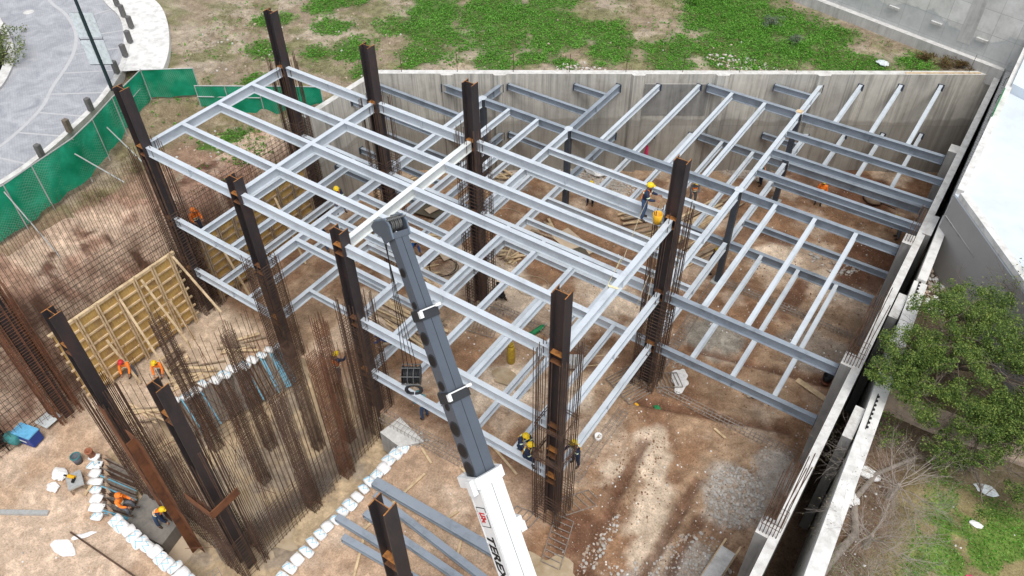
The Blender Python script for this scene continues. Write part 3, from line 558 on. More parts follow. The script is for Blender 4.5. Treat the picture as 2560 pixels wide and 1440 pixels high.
def frame_low(z, label):
    fr = empty('floor_frame', (XC, 8, z), label, 'steel floor frame')
    L, D = 'beam_paint', 'beam_paint_dark'
    G = lambda a, b, mt, **k: member(fr, a, b, z, 'girder', mt, **k); J = lambda a, b, mt, **k: member(fr, a, b, z, 'joist', mt, **k)
    wx = lambda y: (y - 14.05) / .65; wxs = .02; w_ = wall_y
    G((0, 0), (XA, 0), L); G((XB, 0), (XC, 0), L)
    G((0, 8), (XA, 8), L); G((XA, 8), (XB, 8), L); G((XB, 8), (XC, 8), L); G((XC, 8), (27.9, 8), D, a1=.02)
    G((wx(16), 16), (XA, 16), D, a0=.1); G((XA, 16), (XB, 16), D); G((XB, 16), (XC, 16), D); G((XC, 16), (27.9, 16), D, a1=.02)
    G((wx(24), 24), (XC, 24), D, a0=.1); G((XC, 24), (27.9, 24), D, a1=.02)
    for x, ysx in ((XA, (0, 8, 16, w_(XA))), (XB, (0, 8, 16, w_(XB))), (XC, (0, 8, 16, 24, w_(XC)))):
        for a, b in zip(ysx[:-1], ysx[1:]):
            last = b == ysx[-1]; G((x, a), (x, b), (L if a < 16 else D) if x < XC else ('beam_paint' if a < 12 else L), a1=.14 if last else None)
            if last: plate(fr, (x, b - .12), (0, 1), z)
    for a in (wx(16) + .1,): plate(fr, (a, 16), (1, 0), z)
    plate(fr, (wx(24) + .1, 24), (1, 0), z)
    for y in (8, 16, 24): plate(fr, (27.88, y), (1, 0), z)
    s3 = (XB - XA) / 3; s5 = (XC - XB) / 5; s4 = (XW - XC) / 4
    for i in (1, 2): J((XA / 3 * i, 0), (XA / 3 * i, 8), L); J((XA + s3 * i, 8), (XA + s3 * i, 16), L)
    for y in (2, 4, 6): J((XA, y), (XB, y), L)
    jm = L
    for i in (1, 2, 3, 4): J((XB + s5 * i, 0), (XB + s5 * i, 8), jm)
    for y in (10, 12, 14): J((XB, y), (XC, y), L); J((.03, y), (XA, y), D, a0=.02); plate(fr, (.02, y), (1, 0), z, .4)
    for i in (1, 2, 3): J((XC + s4 * i, 8), (XC + s4 * i, 16), L)
    for y in (18, 20, 22): J((XC, y), (28.3, y), D, a1=.02); plate(fr, (28.28, y), (1, 0), z, .4)
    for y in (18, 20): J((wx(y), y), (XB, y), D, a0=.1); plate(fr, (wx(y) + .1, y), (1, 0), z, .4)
    J((wx(26), 26), (XC, 26), D, a0=.1); plate(fr, (wx(26) + .1, 26), (1, 0), z, .4)
    for i in (1, 2): x = XB + s5 * i; J((x, 16), (x, w_(x)), L, a1=.12); plate(fr, (x, w_(x) - .1), (0, 1), z, .4)
    for i in (3, 4): x = XB + s5 * i; J((x, 16), (x, 24 if x > wx(24) else w_(x)), L)
    for i in (1, 2, 3): x = XC + s4 * i; J((x, 24), (x, w_(x)), L, a1=.12); plate(fr, (x, w_(x) - .1), (0, 1), z, .4)
    return fr
frame_low(Z1, 'lowest level of grey steel beams spanning the pit just above the ground')
frame_low(Z2, 'middle level of grey steel beams fixed to the retaining wall just below its top')
fr = empty('floor_frame', (XB, 4, Z3), 'highest level of pale grey beams over the left part, crossed by one white girder', 'steel floor frame')
for y in (0, 8):
    for a, b in ((0, XA), (XA, XB), (XB, XC)): member(fr, (a, y), (b, y), Z3, 'girder', 'beam_paint')
for x in (0, XA, XB, XC):
    o = member(fr, (x, 0), (x, 8), Z3, 'girder', 'beam_white' if x == XB else 'beam_paint')
    if x == XB:
        o['label'] = 'white primed girder between two dark columns'; 
for y in (2, 4, 6):
    for a, b in ((0, XA), (XA, XB), (XB, XC)):
        mb = MB(); mb.ibeam((a + .115, y, Z3), (b - .115, y, Z3), .42, .2); mb.build('joist', MAT['beam_paint'], fr)
mb = MB(); mb.box(XB - .14, XB - .11, .3, 7.7, Z3 - .62, Z3 - .02); mb.build('web_plate', MAT['beam_white'], fr)
mb = MB(); mb.box(XC - .16, XC + .14, 23.86, 24.14, Z2 + .015, Z2 + .06); tag(mb.build('timber_block', MAT['timber']), 'small pale wooden block on the beam node near the back wall', 'block')

# ---------------- rebar walls ----------------
def rebar_mesh(label, p, q, z0, zg, zt, dv, dh, layers=(0, .3), r=.014, mat='rebar', jit=.5, name='rebar_wall'):
    p = V(*p, 0); q = V(*q, 0); d = (q - p); L = d.length; d /= L; nrm = V(-d.y, d.x, 0); mb = MB()
    for o in layers:
        n = int(L / dv)
        for i in range(n + 1):
            b = p + d * (i * dv + random.uniform(-.02, .02)) + nrm * o; top = zt - random.random() * jit
            mb.tube([(b.x, b.y, z0), (b.x + random.uniform(-.03, .03), b.y + random.uniform(-.03, .03), top)], r, 3)
        z = z0 + .1
        while z < zg: mb.tube([p + nrm * (o + .02) + V(0, 0, z), q + nrm * (o + .02) + V(0, 0, z + random.uniform(-.02, .02))], r * .9, 3); z += dh
    return tag(mb.build(name, MAT[mat]), label, 'rebar wall')
rebar_mesh('tall rebar wall mesh standing against the brown earth bank at the left edge', (-.15, -17), (-.15, -.6), 0, 6.1, 9.4, .25, .27, r=.010, jit=.25)
rebar_mesh('rebar wall mesh between the two back left columns beside the grass', (-.15, .6), (-.15, 7.5), 0, 6.3, 6.5, .27, .24, r=.010)
rebar_mesh('rebar curtain of long bars around the muddy sump beneath the crane hook', (11.7, -7.5), (11.7, -.5), -1.5, .8, 5.8, .20, .2, (0, .3), .0115, mat='rebar', jit=.6)
rebar_mesh('rebar curtain between the two bottom left black columns', (XA + .5, -8.35), (XB - .5, -8.35), -1.5, 1.9, 6.4, .22, .22, (0, .3), .0115, jit=.8)
rebar_mesh('low dense rebar mesh along the near rim of the sump', (10.6, -8.6), (11.9, -3.6), -1.5, -.3, .1, .16, .14, (0, .25, .5), .013, 'rebar_grey', .3)
rebar_mesh('rebar screen on the far side of the sump before the left front column', (5.4, -7.6), (6.6, -.6), -1.4, .8, 5.2, .26, .3, (0,), .011, jit=.8)
cg_labels = ['slender rebar cage rising left of the second front column', 'slender rebar cage behind the worker with yellow helmet at the sump', 'rebar cage standing in the yellow puddle of the sump', 'rebar cage nearest the sandbag edge of the sump', 'rusty rebar cage close to the crane hook', 'rebar cage in the middle of the sump', 'reddish rebar cage between the sump puddle and the column left of the boom']
for i, (x, y, zt, mt, w) in enumerate([(5.9, -5.0, 7.4, 'rebar', .55), (7.9, -3.6, 6.6, 'rebar', .5), (9.0, -5.0, 5.6, 'rebar', .5), (11.75, -4.7, 6.6, 'rebar', .5), (11.75, -2.7, 7.0, 'rebar_red', .55), (9.7, -2.4, 6.0, 'rebar', .5), (10.6, -1.3, 6.8, 'rebar_red', .5)]):
    o = cage(None, x, y, -1.5, zt, [(-1.4, zt - .6, .10)], w * .8, 3, mt, .013, 'rebar_column'); tag(o, cg_labels[i], 'rebar cage')
mb = MB(); mb.bar(V(9.3, -8.75, -1.2), V(9.3, -8.75, 6.6), .02, .75, up=(1, 0, 0)); mb.bar(V(9.28, -8.9, -1.2), V(9.28, -8.9, 6.4), .3, .02, up=(1, 0, 0)); tag(mb.build('rusty_sheet_pile', MAT['rust_plate']), 'rust brown steel plate standing upright left of the bottom left column', 'steel plate')
mb = MB(); mb.bar(V(7.6, -8.7, -1.0), V(7.6, -8.7, 6.8), .02, .4, up=(1, 0, 0)); tag(mb.build('rusty_sheet_pile', MAT['rust_plate']), 'narrow rust brown steel strip standing upright beside the wide rusty plate', 'steel plate')
# loose diagonal bars
mb = MB()
for i in range(60):
    a = V(random.uniform(5.5, 12), random.uniform(-8, -.8), random.uniform(-1.4, 1)); h_ = random.uniform(2.5, 6.5); b = a + V(random.uniform(-.6, .6), random.uniform(-.6, .6), h_) if i % 3 else a + V(random.uniform(-2, 2), random.uniform(-2.5, 2.5), random.uniform(.5, 3.2)); mb.tube([a, b], .012, 3)
tag(mb.build('diagonal_tie_bars', MAT['rebar_red']), 'loose thin tie bars crossing between the rebar cages of the sump', 'bars', kind='stuff')
# rebar ground beams laid on the floor
def floor_cage(p, q, w, h, label, mat='rebar_grey', z=.06, sp=.2):
    p = V(*p, z); q = V(*q, z); d = (q - p).normalized(); s_ = V(-d.y, d.x, 0) * w / 2; L = (q - p).length; mb = MB()
    for a in (-1, 0, 1):
        for b in (0, 1): mb.tube([p + s_ * a + V(0, 0, h * b), q + s_ * a + V(0, 0, h * b)], .013, 3)
    t = 0
    while t < L:
        c = p + d * t; mb.tube([c - s_, c + s_, c + s_ + V(0, 0, h), c - s_ + V(0, 0, h), c - s_], .01, 3, cap=False); t += sp
    return tag(mb.build('rebar_ground_beam', MAT[mat]), label, 'rebar beam', 'rebar ground beams')
floor_cage((21.3, 7.9), (27.7, 7.85), .35, .2, 'flat rebar beam on the soil running from the bucket column to the right wall')
floor_cage((20.6, 5.9), (20.6, 1.6), .45, .2, 'flat rebar beam on the soil running towards the front centre column')
floor_cage((20.9, 16.0), (27.8, 15.9), .35, .2, 'flat rebar beam on the soil along the row of the leaning worker')
floor_cage((20.6, 15.4), (20.8, 8.9), .45, .2, 'flat rebar beam between the slim column and the bucket column', 'rebar_grey')
floor_cage((12.0, -.3), (17.9, -.1), .55, .3, 'rebar beam beside the trench edge left of the crane boom')
floor_cage((12.0, 8.0), (17.5, 8.0), .4, .2, 'rebar beam on the soil between the two back columns')
floor_cage((11.5, -9.4), (15.2, -10.6), .45, .35, 'rebar beam leaving the foot of the bottom left column')
def bar_mat(c, ax, ay, n, m_, label, mat='rebar_grey', z=.1):
    mb = MB(); c = V(*c, z); ax = V(*ax, 0); ay = V(*ay, 0)
    for i in range(n): t = -1 + 2 * i / (n - 1); mb.bar(c + ax * t - ay + V(0, 0, random.uniform(0, .06)), c + ax * t + ay * random.uniform(.8, 1) + V(0, 0, random.uniform(0, .1)), .03, .03)
    for i in range(m_): t = -1 + 2 * i / max(m_ - 1, 1); mb.bar(c + ay * t - ax + V(0, 0, .06), c + ay * t + ax + V(0, 0, .06), .03, .03)
    return tag(mb.build('rebar_mat', MAT[mat]), label, 'rebar mat', 'rebar mats')
bar_mat((21.2, .75), (.55, .75), (.4, -.1), 7, 2, 'small rebar mat right of the foot of the front centre column')
bar_mat((21.5, -1.0), (.3, -1.0), (.38, .05), 9, 2, 'long rebar mat between the front centre column and the puddle')
bar_mat((20.1, 7.3), (.8, -.35), (.25, .6), 12, 2, 'rebar mat at the front foot of the bucket column')
bar_mat((21.4, 8.5), (.5, .35), (.3, -.3), 8, 2, 'rebar mat at the back foot of the bucket column')
bar_mat((12.1, 6.9), (.9, .2), (.3, -.9), 12, 3, 'rebar mat lying behind the blue cloth at the middle column')
bar_mat((19.8, -.9), (.5, .1), (.05, .35), 5, 2, 'short rebar bars left of the front centre column')
def slope_mat(P, n, label, mats=('rebar_grey',)):
    mb = MB(); a, b, c, d = [V(*p) for p in P]
    for i in range(n):
        t = i / (n - 1); p = a.lerp(b, t); q = d.lerp(c, t); mb.bar(p + V(0, 0, random.uniform(0, .08)), q + V(0, 0, random.uniform(0, .1)), .05, .05, mi=random.choice((0, 0, 0, 1, 1, 0, 2)))
    return tag(mb.build('bar_slope', [MAT['rebar_grey'], MAT['rebar'], MAT['sack_blue']]), label, 'slope lining')
slope_mat(((3.2, -8.6, .1), (5.9, -10.2, .1), (6.4, -9.5, -1.2), (4.2, -8.0, -1.2)), 34, 'sloping grey bars under the short sandbag row at the lower left')
slope_mat(((3.5, -5.4, .1), (5.1, .1, .1), (6.3, -.3, -1.4), (4.7, -5.6, -1.4)), 60, 'sloping bars and blue strips along the far edge of the sump')
concrete('stain_concrete', (.2, .185, .165), (.12, .11, .1), False)
mb = MB(); mb.poly([(6.3, -9.9), (8.3, -9.6), (8.0, -8.3), (5.4, -7.7)], -1.5, -.7); tag(mb.build('concrete_footing', MAT['stain_concrete']), 'grey concrete footing block beside the sitting worker', 'footing')
mb = MB(); mb.poly([(12.4, -1.0), (13.6, -1.1), (14.3, -.3), (12.6, .1)], -1.2, .12); tag(mb.build('concrete_footing', MAT['concrete_pale']), 'chipped concrete footing corner at the top end of the sandbag row', 'footing')
# ---------------- green fence ----------------
k = NM('fence_mesh', .6, 0, .3); vv = k.n('ShaderNodeTexVoronoi'); vv.inputs['Scale'].default_value = 5.5; k.l(k.pos((1, 1, 1.6)), vv.inputs['Vector'])
w = k.n('ShaderNodeTexWave', wave_type='BANDS', bands_direction='DIAGONAL'); w.inputs['Scale'].default_value = 4.2; w.inputs['Distortion'].default_value = .6; k.l(k.pos((1, 1, 1)), w.inputs['Vector'])
w2 = k.n('ShaderNodeTexWave', wave_type='BANDS', bands_direction='DIAGONAL'); w2.inputs['Scale'].default_value = 4.2; k.l(k.pos((-1, -1, 1)), w2.inputs['Vector'])
e = k.math('MAXIMUM', k.math('GREATER_THAN', w.outputs['Fac'], .93), k.math('GREATER_THAN', w2.outputs['Fac'], .93)); e = k.math('MULTIPLY', e, k.ramp(k.noise(.55, 3), [(.44, (0, 0, 0)), (.58, (.55, .55, .55))]))
c = k.ramp(k.noise(.8, 4), [(.3, (.0, .19, .09)), (.55, (.012, .30, .16)), (.75, (.03, .45, .26))]); k.col(k.mix(e, c, (.35, .55, .42)))
tr = k.n('ShaderNodeBsdfTranslucent'); k.l(c, tr.inputs[0]); ms = k.n('ShaderNodeMixShader'); ms.inputs[0].default_value = .3; k.l(k.b.outputs[0], ms.inputs[1]); k.l(tr.outputs[0], ms.inputs[2]); k.l(ms.outputs[0], k.t.nodes['Material Output'].inputs[0]); MAT['fence_mesh'] = k.m
def fence(label, P, zt, zb, posts, rail_mid=(), mesh_skip=()):
    t = empty('site_fence', (*P[0], zb if not hasattr(zb, '__len__') else zb[0]), label, 'fence')
    n = len(P); zb = zb if hasattr(zb, '__len__') else [zb] * n; zt = zt if hasattr(zt, '__len__') else [zt] * n
    mb = MB(); pts = []; 
    for i in range(n - 1):
        a = V(*P[i], 0); b = V(*P[i + 1], 0); d = (b - a).normalized(); nn = V(-d.y, d.x, 0); m_ = max(2, int((b - a).length / .3))
        for j in range(m_ + (i == n - 2)):
            f = j / m_; q = a.lerp(b, f); off = nn * (.10 * math.sin(j * 1.3 + i) * random.random()); top = zt[i] * (1 - f) + zt[i + 1] * f; bot = zb[i] * (1 - f) + zb[i + 1] * f
            pts.append([(q.x + off.x * (.3 if k_ in (0,) else 1), q.y + off.y * (.3 if k_ == 0 else 1), top + (bot - top) * k_ / 4 + (random.uniform(-.07, .05) if k_ == 4 else 0)) for k_ in range(5)])
    vs = [p for r in pts for p in r]; fs = [(i * 5 + j, (i + 1) * 5 + j, (i + 1) * 5 + j + 1, i * 5 + j + 1) for i in range(len(pts) - 1) for j in range(4)]
    mb.add(vs, fs); part(mb, 'mesh_sheet', MAT['fence_mesh'], t, smooth=True)
    mb = MB()
    for i in range(n - 1): mb.tube([(*P[i], zt[i] + .02), (*P[i + 1], zt[i + 1] + .02)], .028, 5)
    part(mb, 'top_rail', MAT['galv'], t)
    for i in posts:
        mb = MB(); mb.tube([(P[i][0], P[i][1], zb[i] - .3), (P[i][0], P[i][1], zt[i] + .05)], .03, 6); part(mb, 'post', MAT['galv'], t)
    return t
f1 = fence('bright green mesh site fence curving along the street on the left', [(-4.9, -18), (-4.9, -10), (-4.95, -6), (-4.95, -4.1), (-5.25, -2.6), (-5.65, -.3), (-6.3, 1.2), (-7.3, 3.0), (-8.7, 5.65)], [8.15] * 7 + [8.1, 7.95], [5.9, 5.9, 5.9, 5.9, 5.95, 6.0, 6.1, 6.2, 6.3], range(9))
for (a, b) in (((-5.8, -.6, 7.6), (-3.6, .2, 6.2)), ((-5.0, -4.2, 7.9), (-3.2, -4.0, 4.6)), ((-6.9, 1.9, 7.3), (-3.2, 1.6, 5.9))):
    mb = MB(); mb.tube([a, b], .03, 5); part(mb, 'brace', MAT['galv'], f1)
mb = MB(); mb.tube([(-7.4, 3.2, 7.2), (-8.7, 5.65, 7.2)], .02, 5); part(mb, 'middle_rail', MAT['galv'], f1)
f2 = fence('dark green sheeted fence panel at the corner by the white pavement', [(-8.7, 5.66), (-6.62, 7.35)], [7.95, 7.9], [6.35, 6.3], [0, 1])
f3 = fence('long dark green sheeted fence between the corner panel and the retaining wall', [(-6.0, 6.75), (-4.6, 7.55), (-3.1, 8.5), (-1.7, 9.4), (-.45, 10.35)], [7.35, 7.4, 7.4, 7.4, 7.3], [5.6, 5.65, 5.7, 5.8, 6.1], [0, 1, 2, 3, 4])
mb = MB(); mb.tube([(-6.0, 6.72, 6.75), (-3.1, 8.46, 6.75)], .03, 5); part(mb, 'middle_rail', MAT['galv'], f3)
simple('bollard_grey', (.13, .125, .12), .8, 0, .2, 3)
# street furniture
for i, (x, y) in enumerate([(-18.9, 11.15), (-17.3, 10.45), (-15.6, 9.75), (-14.1, 8.55), (-12.9, 7.35), (-11.65, 5.9), (-9.45, 2.75), (-8.6, .95), (-7.75, -1.1), (-20.6, 11.9)]):
    if i < 9:
        labs = ['second grey bollard from the top edge along the pavement', 'third grey bollard from the top along the pavement', 'fourth grey bollard down the kerb', 'grey bollard beside the kerb level with the white panels', 'grey bollard just above the fence corner', 'grey bollard beside the foot of the street lamp', 'lone grey bollard peeking over the green fence', 'brownish bollard top showing over the curving fence', 'lowest bollard just visible over the fence rail']
        lab = labs[i]
    else: lab = 'grey bollard cut by the top edge of the photo'
    mb = MB(); d = V(.6, .8, 0); mb.obox((x, y, RZ + .52), V(.13, .03, 0), V(-.03, .13, 0), V(0, 0, .36)); o = mb.build('bollard', MAT['bark' if i == 7 else 'bollard_grey'], None, origin=(x, y, RZ + .09)); bv = o.modifiers.new('b', 'BEVEL'); bv.width = .03; tag(o, lab, 'bollard', 'bollards along the kerb')
L0 = V(-10.6, 4.75, RZ); t = empty('street_lamp', L0, 'tall dark green street lamp post with two white framed panels at its lower part', 'street lamp')
mb = MB(); mb.tube([L0, L0 + V(0, 0, 4), L0 + V(0, 0, 11)], [.10, .085, .06], 10); part(mb, 'pole', MAT['lamp_green'], t)
mb = MB(); mb.tube([L0 + V(0, 0, 6.9), L0 + V(.75, .25, 6.95)], .05, 6); part(mb, 'arm', MAT['lamp_green'], t)
for s_ in (-1, 1):
    for z in (1.5, 3.0):
        mb = MB(); c = L0 + V(.36 * s_ * .8, .36 * s_ * .55, z + .7); mb.obox(c, V(.20, .14, 0), V(-.012, .016, 0), V(0, 0, .66)); part(mb, 'panel', MAT['panel_white'], t)
    mb = MB()
    c = L0 + V(.36 * s_ * .8, .36 * s_ * .55, 0)
    for z in (1.5, 2.92, 4.35): mb.tube([L0 + V(0, 0, z), L0 + V(.56 * s_ * .85, .56 * s_ * .6, z)], .018, 4)
    mb.tube([L0 + V(.56 * s_ * .85, .56 * s_ * .6, 1.5), L0 + V(.56 * s_ * .85, .56 * s_ * .6, 4.35)], .015, 4); part(mb, 'panel_frame', MAT['lamp_green'], t)

# ---------------- crane boom and hook ----------------
T = V(16.4, -2.3, 14.8); Bt = V(22.83, -5.73, 6.9); ax = (Bt - T).normalized()   # downwards
up_ = (V(0, 0, 1) - ax * ax.z).normalized(); sd_ = ax.cross(up_).normalized()
if sd_.y > 0: sd_ = -sd_        # sd_ : the side that faces down-left in the photo
rl = math.radians(-17); sd_, up_ = sd_ * math.cos(rl) - up_ * math.sin(rl), up_ * math.cos(rl) + sd_ * math.sin(rl)   # the boom is seen rolled a little
crane = empty('mobile_crane', Bt + ax * 6, 'telescopic crane boom, white at its base and dark grey above, reaching over the frame', 'crane')
def boom(t0, t1, w, h, mat, name, holes=(), edge=None, seam=True):
    mb = MB(); a = T + ax * t0; b = T + ax * t1; pr_ = [(-w / 2, h / 2), (w / 2, h / 2), (w / 2, -h * .25), (w * .3, -h / 2), (-w * .3, -h / 2), (-w / 2, -h * .25)]
    vs = [a + sd_ * u + up_ * v for u, v in pr_] + [b + sd_ * u + up_ * v for u, v in pr_]; n = 6
    mb.add(vs, [tuple(range(n)), tuple(range(n, 2 * n))[::-1]] + [(i, n + i, n + (i + 1) % n, (i + 1) % n) for i in range(n)])
    o = part(mb, name, MAT[mat], crane)
    if seam:
        mb = MB(); mb.bar(a + up_ * (h / 2 + .003), b + up_ * (h / 2 + .003), .012, .006, up=up_); mb.build('seam', MAT['black'], o)
    for (t, r) in holes:      # round pockets in the side plate
        mb = MB(); c = T + ax * t + sd_ * (w / 2 + .006) + up_ * h * .1
        mb.lathe(c - sd_ * .002, [(r * 1.18, 0), (r * 1.18, .006), (r * 1.0, .012)], 22, sd_, mi=0); mb.lathe(c + sd_ * .011, [(r * .93, 0), (r * .9, .003)], 22, sd_, mi=1)
        mb.build('side_pocket', [MAT['boom_dark'], MAT['black']], o)
    return o
b1 = boom(.45, 3.0, .44, .50, 'boom_grey', 'tip_section', [(1.55, .12), (2.5, .10)])
b2 = boom(2.7, 5.3, .54, .60, 'boom_grey', 'upper_section', [(3.0 + .45, .17), (4.1, .17), (4.85, .13)])
b3 = boom(5.1, 7.65, .64, .70, 'boom_grey', 'middle_section', [(5.45, .1), (6.1, .2), (6.75, .2), (7.3, .2)])
for nm, t0, t1, w, h in (('upper_collar', 2.65, 2.95, .60, .66), ('middle_collar', 5.05, 5.35, .70, .76)):
    o = boom(t0, t1, w, h, 'boom_dark', nm, seam=False); mb = MB(); c = T + ax * (t0 + .02) + up_ * (h / 2 + .03)
    mb.bar(c - sd_ * w * .55, c + sd_ * w * .5, .035, .04, up=up_); mb.obox(c - sd_ * w * .5 + up_ * .02, ax * .04, sd_ * .08, up_ * .03); mb.obox(c + sd_ * w * .5 + ax * .1, ax * .1, sd_ * .05, up_ * .05); mb.build('slide_pad', MAT['boom_white'], o)
b4 = boom(7.6, 16.4, .78, .86, 'boom_white', 'base_section')
mb = MB(); c = T + ax * 7.66; w, h = .86, .94
for s_, u_, du, dv in ((1, 0, .05, h / 2), (-1, 0, .05, h / 2)): mb.obox(c + sd_ * s_ * w / 2, ax * .16, sd_ * .05, up_ * h / 2)
mb.obox(c + up_ * h / 2, ax * .16, sd_ * (w / 2 - .05), up_ * .05); mb.obox(c - up_ * h / 2, ax * .16, sd_ * (w / 2 - .05), up_ * .05)
mb.obox(c + sd_ * (w / 2 + .08) + up_ * .2 + ax * .1, ax * .22, sd_ * .08, up_ * .12); part(mb, 'base_collar', MAT['boom_white'], crane)
mb = MB(); c = T + ax * 9.35 - sd_ * (.39 + .13); mb.obox(c + up_ * .12, ax * .2, sd_ * .13, up_ * .16); mb.obox(c + up_ * .1 - sd_ * .12 + ax * .16, ax * .14, sd_ * .1, up_ * .12); part(mb, 'cable_guide', MAT['boom_white'], crane)
for ta, tb in ((7.95, 8.55), (8.6, 9.55), (9.6, 12.5)):   # recessed side frames of the base section
    mb = MB(); c0 = T + ax * ta + sd_ * .39 + up_ * .05; c1 = T + ax * tb + sd_ * .39 + up_ * .05
    for v in (-.26, .30): mb.bar(c0 + up_ * v, c1 + up_ * v, .02, .05, up=up_)
    mb.bar(c0 - up_ * .28, c0 + up_ * .32, .05, .02, up=sd_); mb.build('side_rib', MAT['boom_white'], b4)
def boom_text(s, t, size, mat, v0=0, name='lettering', shear=.25):
    cu = bpy.data.curves.new(name, 'FONT'); cu.body = s; cu.size = size; cu.extrude = .004; cu.align_x = 'LEFT'; cu.align_y = 'CENTER'; cu.shear = shear; cu.offset = .012
    tmp = bpy.data.objects.new('tmp', cu); COL.objects.link(tmp); dg = bpy.context.evaluated_depsgraph_get(); me = bpy.data.meshes.new_from_object(tmp.evaluated_get(dg)); bpy.data.objects.remove(tmp)
    M = Matrix((ax, up_, sd_)).transposed()
    if M.determinant() < 0: M = Matrix((ax, up_, sd_)).transposed()
    me.transform(M.to_4x4()); me.materials.clear(); me.materials.append(MAT[mat]); o = bpy.data.objects.new(name, me); COL.objects.link(o); o.location = T + ax * t + sd_ * .397 + up_ * v0
    o.parent = b4; return o
boom_text('TEREX', 9.25, .47, 'black', .0)
mb = MB(); c = T + ax * 8.72 + sd_ * .396 + up_ * .06; mb.obox(c, ax * .3, sd_ * .003, up_ * .22, 0); mb.obox(c + sd_ * .004, ax * .275, sd_ * .003, up_ * .195, 1)
for i in range(3): mb.obox(c + sd_ * .009 + ax * (-.12 + .08 * i), ax * .02, sd_ * .002, up_ * .13, 2)
mb.bar(c + sd_ * .011 + ax * -.14 - up_ * .12, c + sd_ * .011 + ax * .16 + up_ * .02, .07, .004, up=sd_, mi=2); mb.bar(c + sd_ * .012 + ax * .16 - up_ * .13, c + sd_ * .012 + ax * .0 + up_ * .12, .06, .004, up=sd_, mi=2)
mb.build('emblem', [MAT['boom_dark'], MAT['boom_white'], MAT['red']], b4)
# head
mb = MB(); a = T + ax * .5; fw_ = -ax
def prism(mb, prof, w, c, mi=0, off=0):   # profile in (along -ax, up_) extruded along sd_
    n = len(prof); vs = [c - ax * u + up_ * v + sd_ * (off - w / 2) for u, v in prof] + [c - ax * u + up_ * v + sd_ * (off + w / 2) for u, v in prof]
    mb.add(vs, [tuple(range(n)), tuple(range(n, 2 * n))[::-1]] + [(i, n + i, n + (i + 1) % n, (i + 1) % n) for i in range(n)], mi)
c = T + ax * .5
pf_ = [(-.15, -.27), (.08, -.32), (.26, -.62), (.46, -.68), (.56, -.42), (.48, .2), (.28, .31), (-.1, .27)]
prism(mb, pf_, .035, c, 0, .27); prism(mb, pf_, .035, c, 0, -.27)
prism(mb, [(-.1, .27), (.06, .29), (.06, .26), (-.1, .24)], .5, c, 0); prism(mb, [(.1, -.4), (.3, -.72), (.33, -.68), (.14, -.36)], .5, c, 0)
part(mb, 'boom_head', MAT['boom_grey'], crane)
mb = MB(); prism(mb, [(-.1, .29), (.28, .335), (.51, .22), (.59, -.42), (.54, -.42), (.46, .18), (.27, .29), (-.1, .25)], .04, c, 0, .275); prism(mb, [(-.1, .29), (.28, .335), (.51, .22), (.59, -.42), (.54, -.42), (.46, .18), (.27, .29), (-.1, .25)], .04, c, 0, -.275); part(mb, 'head_flange', MAT['boom_edge'], crane)
for u_, v_, r_ in ((.30, .08, .18), (.34, -.42, .18)):
    for o_ in (-.12, .0, .12):
        mb = MB(); cc = c - ax * u_ + up_ * v_ + sd_ * o_; mb.lathe(cc - sd_ * .04, [(r_, 0), (r_, .015), (r_ * .8, .03), (r_ * .8, .05), (r_, .065), (r_, .08)], 18, sd_); part(mb, 'sheave', MAT['hook_steel'], crane)
mb = MB(); cc = c - ax * .42 + up_ * .30; mb.tube([cc - sd_ * .31, cc + sd_ * .31], .025, 6); cc = c - ax * .5 + up_ * .05; mb.tube([cc - sd_ * .3, cc + sd_ * .3], .025, 6); part(mb, 'head_pin', MAT['hook_steel'], crane)
SV = c - ax * .36 + up_ * -.60    # where the hoist lines leave the head
hz = 7.75; HB = V(SV.x + .12, SV.y + .12, hz)
for i, (u, v) in enumerate(((-.18, -.12), (-.06, -.05), (.07, .05), (.18, .12))):
    mb = MB(); mb.tube([SV + sd_ * v * 1.2 + V(u * .6, 0, .1), HB + V(u, v, .35)], .011, 4); part(mb, 'hoist_cable', MAT['cable'], crane)
hk = empty('hook_block', HB, 'black multi sheave hook block hanging on cables below the boom tip', 'hook block')
hd = V(.83, .55, 0).normalized(); hn = V(-.55, .83, 0).normalized()
for o_ in (-.2, -.1, 0, .1, .2):
    mb = MB(); mb.lathe(HB + hd * o_ - hd * .035, [(.30, 0), (.30, .015), (.24, .03), (.24, .04), (.30, .055), (.30, .07)], 20, hd); part(mb, 'sheave', MAT['boom_dark'], hk)
for s_ in (-1, 1):
    mb = MB(); mb.lathe(HB + hd * (.29 * s_) - hd * .02, [(.35, 0), (.35, .035)], 8, hd); part(mb, 'side_plate', MAT['black'], hk)
mb = MB()
for k_ in range(7):
    a_ = math.radians(-60 + 50 * k_); q = hn * math.cos(a_) * .36 + V(0, 0, math.sin(a_) * .36); mb.tube([HB + q - hd * .32, HB + q + hd * .32], .018, 5)
for o_ in (-.1, .1): mb.tube([HB + hd * o_ + (hn * math.cos(t_) + V(0, 0, math.sin(t_))) * .36 for t_ in [i * math.pi / 8 for i in range(-1, 10)]], .014, 4)
part(mb, 'guard', MAT['hook_steel'], hk)
mb = MB(); mb.tube([HB - V(0, 0, .3), HB - V(0, 0, .55)], .07, 8); part(mb, 'shank', MAT['boom_dark'], hk)
for s_ in (-1, 1):
    mb = MB(); pts = []
    for i in range(15):
        t_ = -math.pi / 2 - .2 + i / 14 * math.pi * 1.12; pts.append(HB + V(0, 0, -.80) + hd * s_ * (math.cos(t_ - .0) * .2 + .06) + V(0, 0, math.sin(t_) * .2))
    mb.tube(pts, [.05] * 4 + [.065] * 6 + [.05, .04, .03, .025, .015], 8); part(mb, 'hook', MAT['boom_dark'], hk, True)
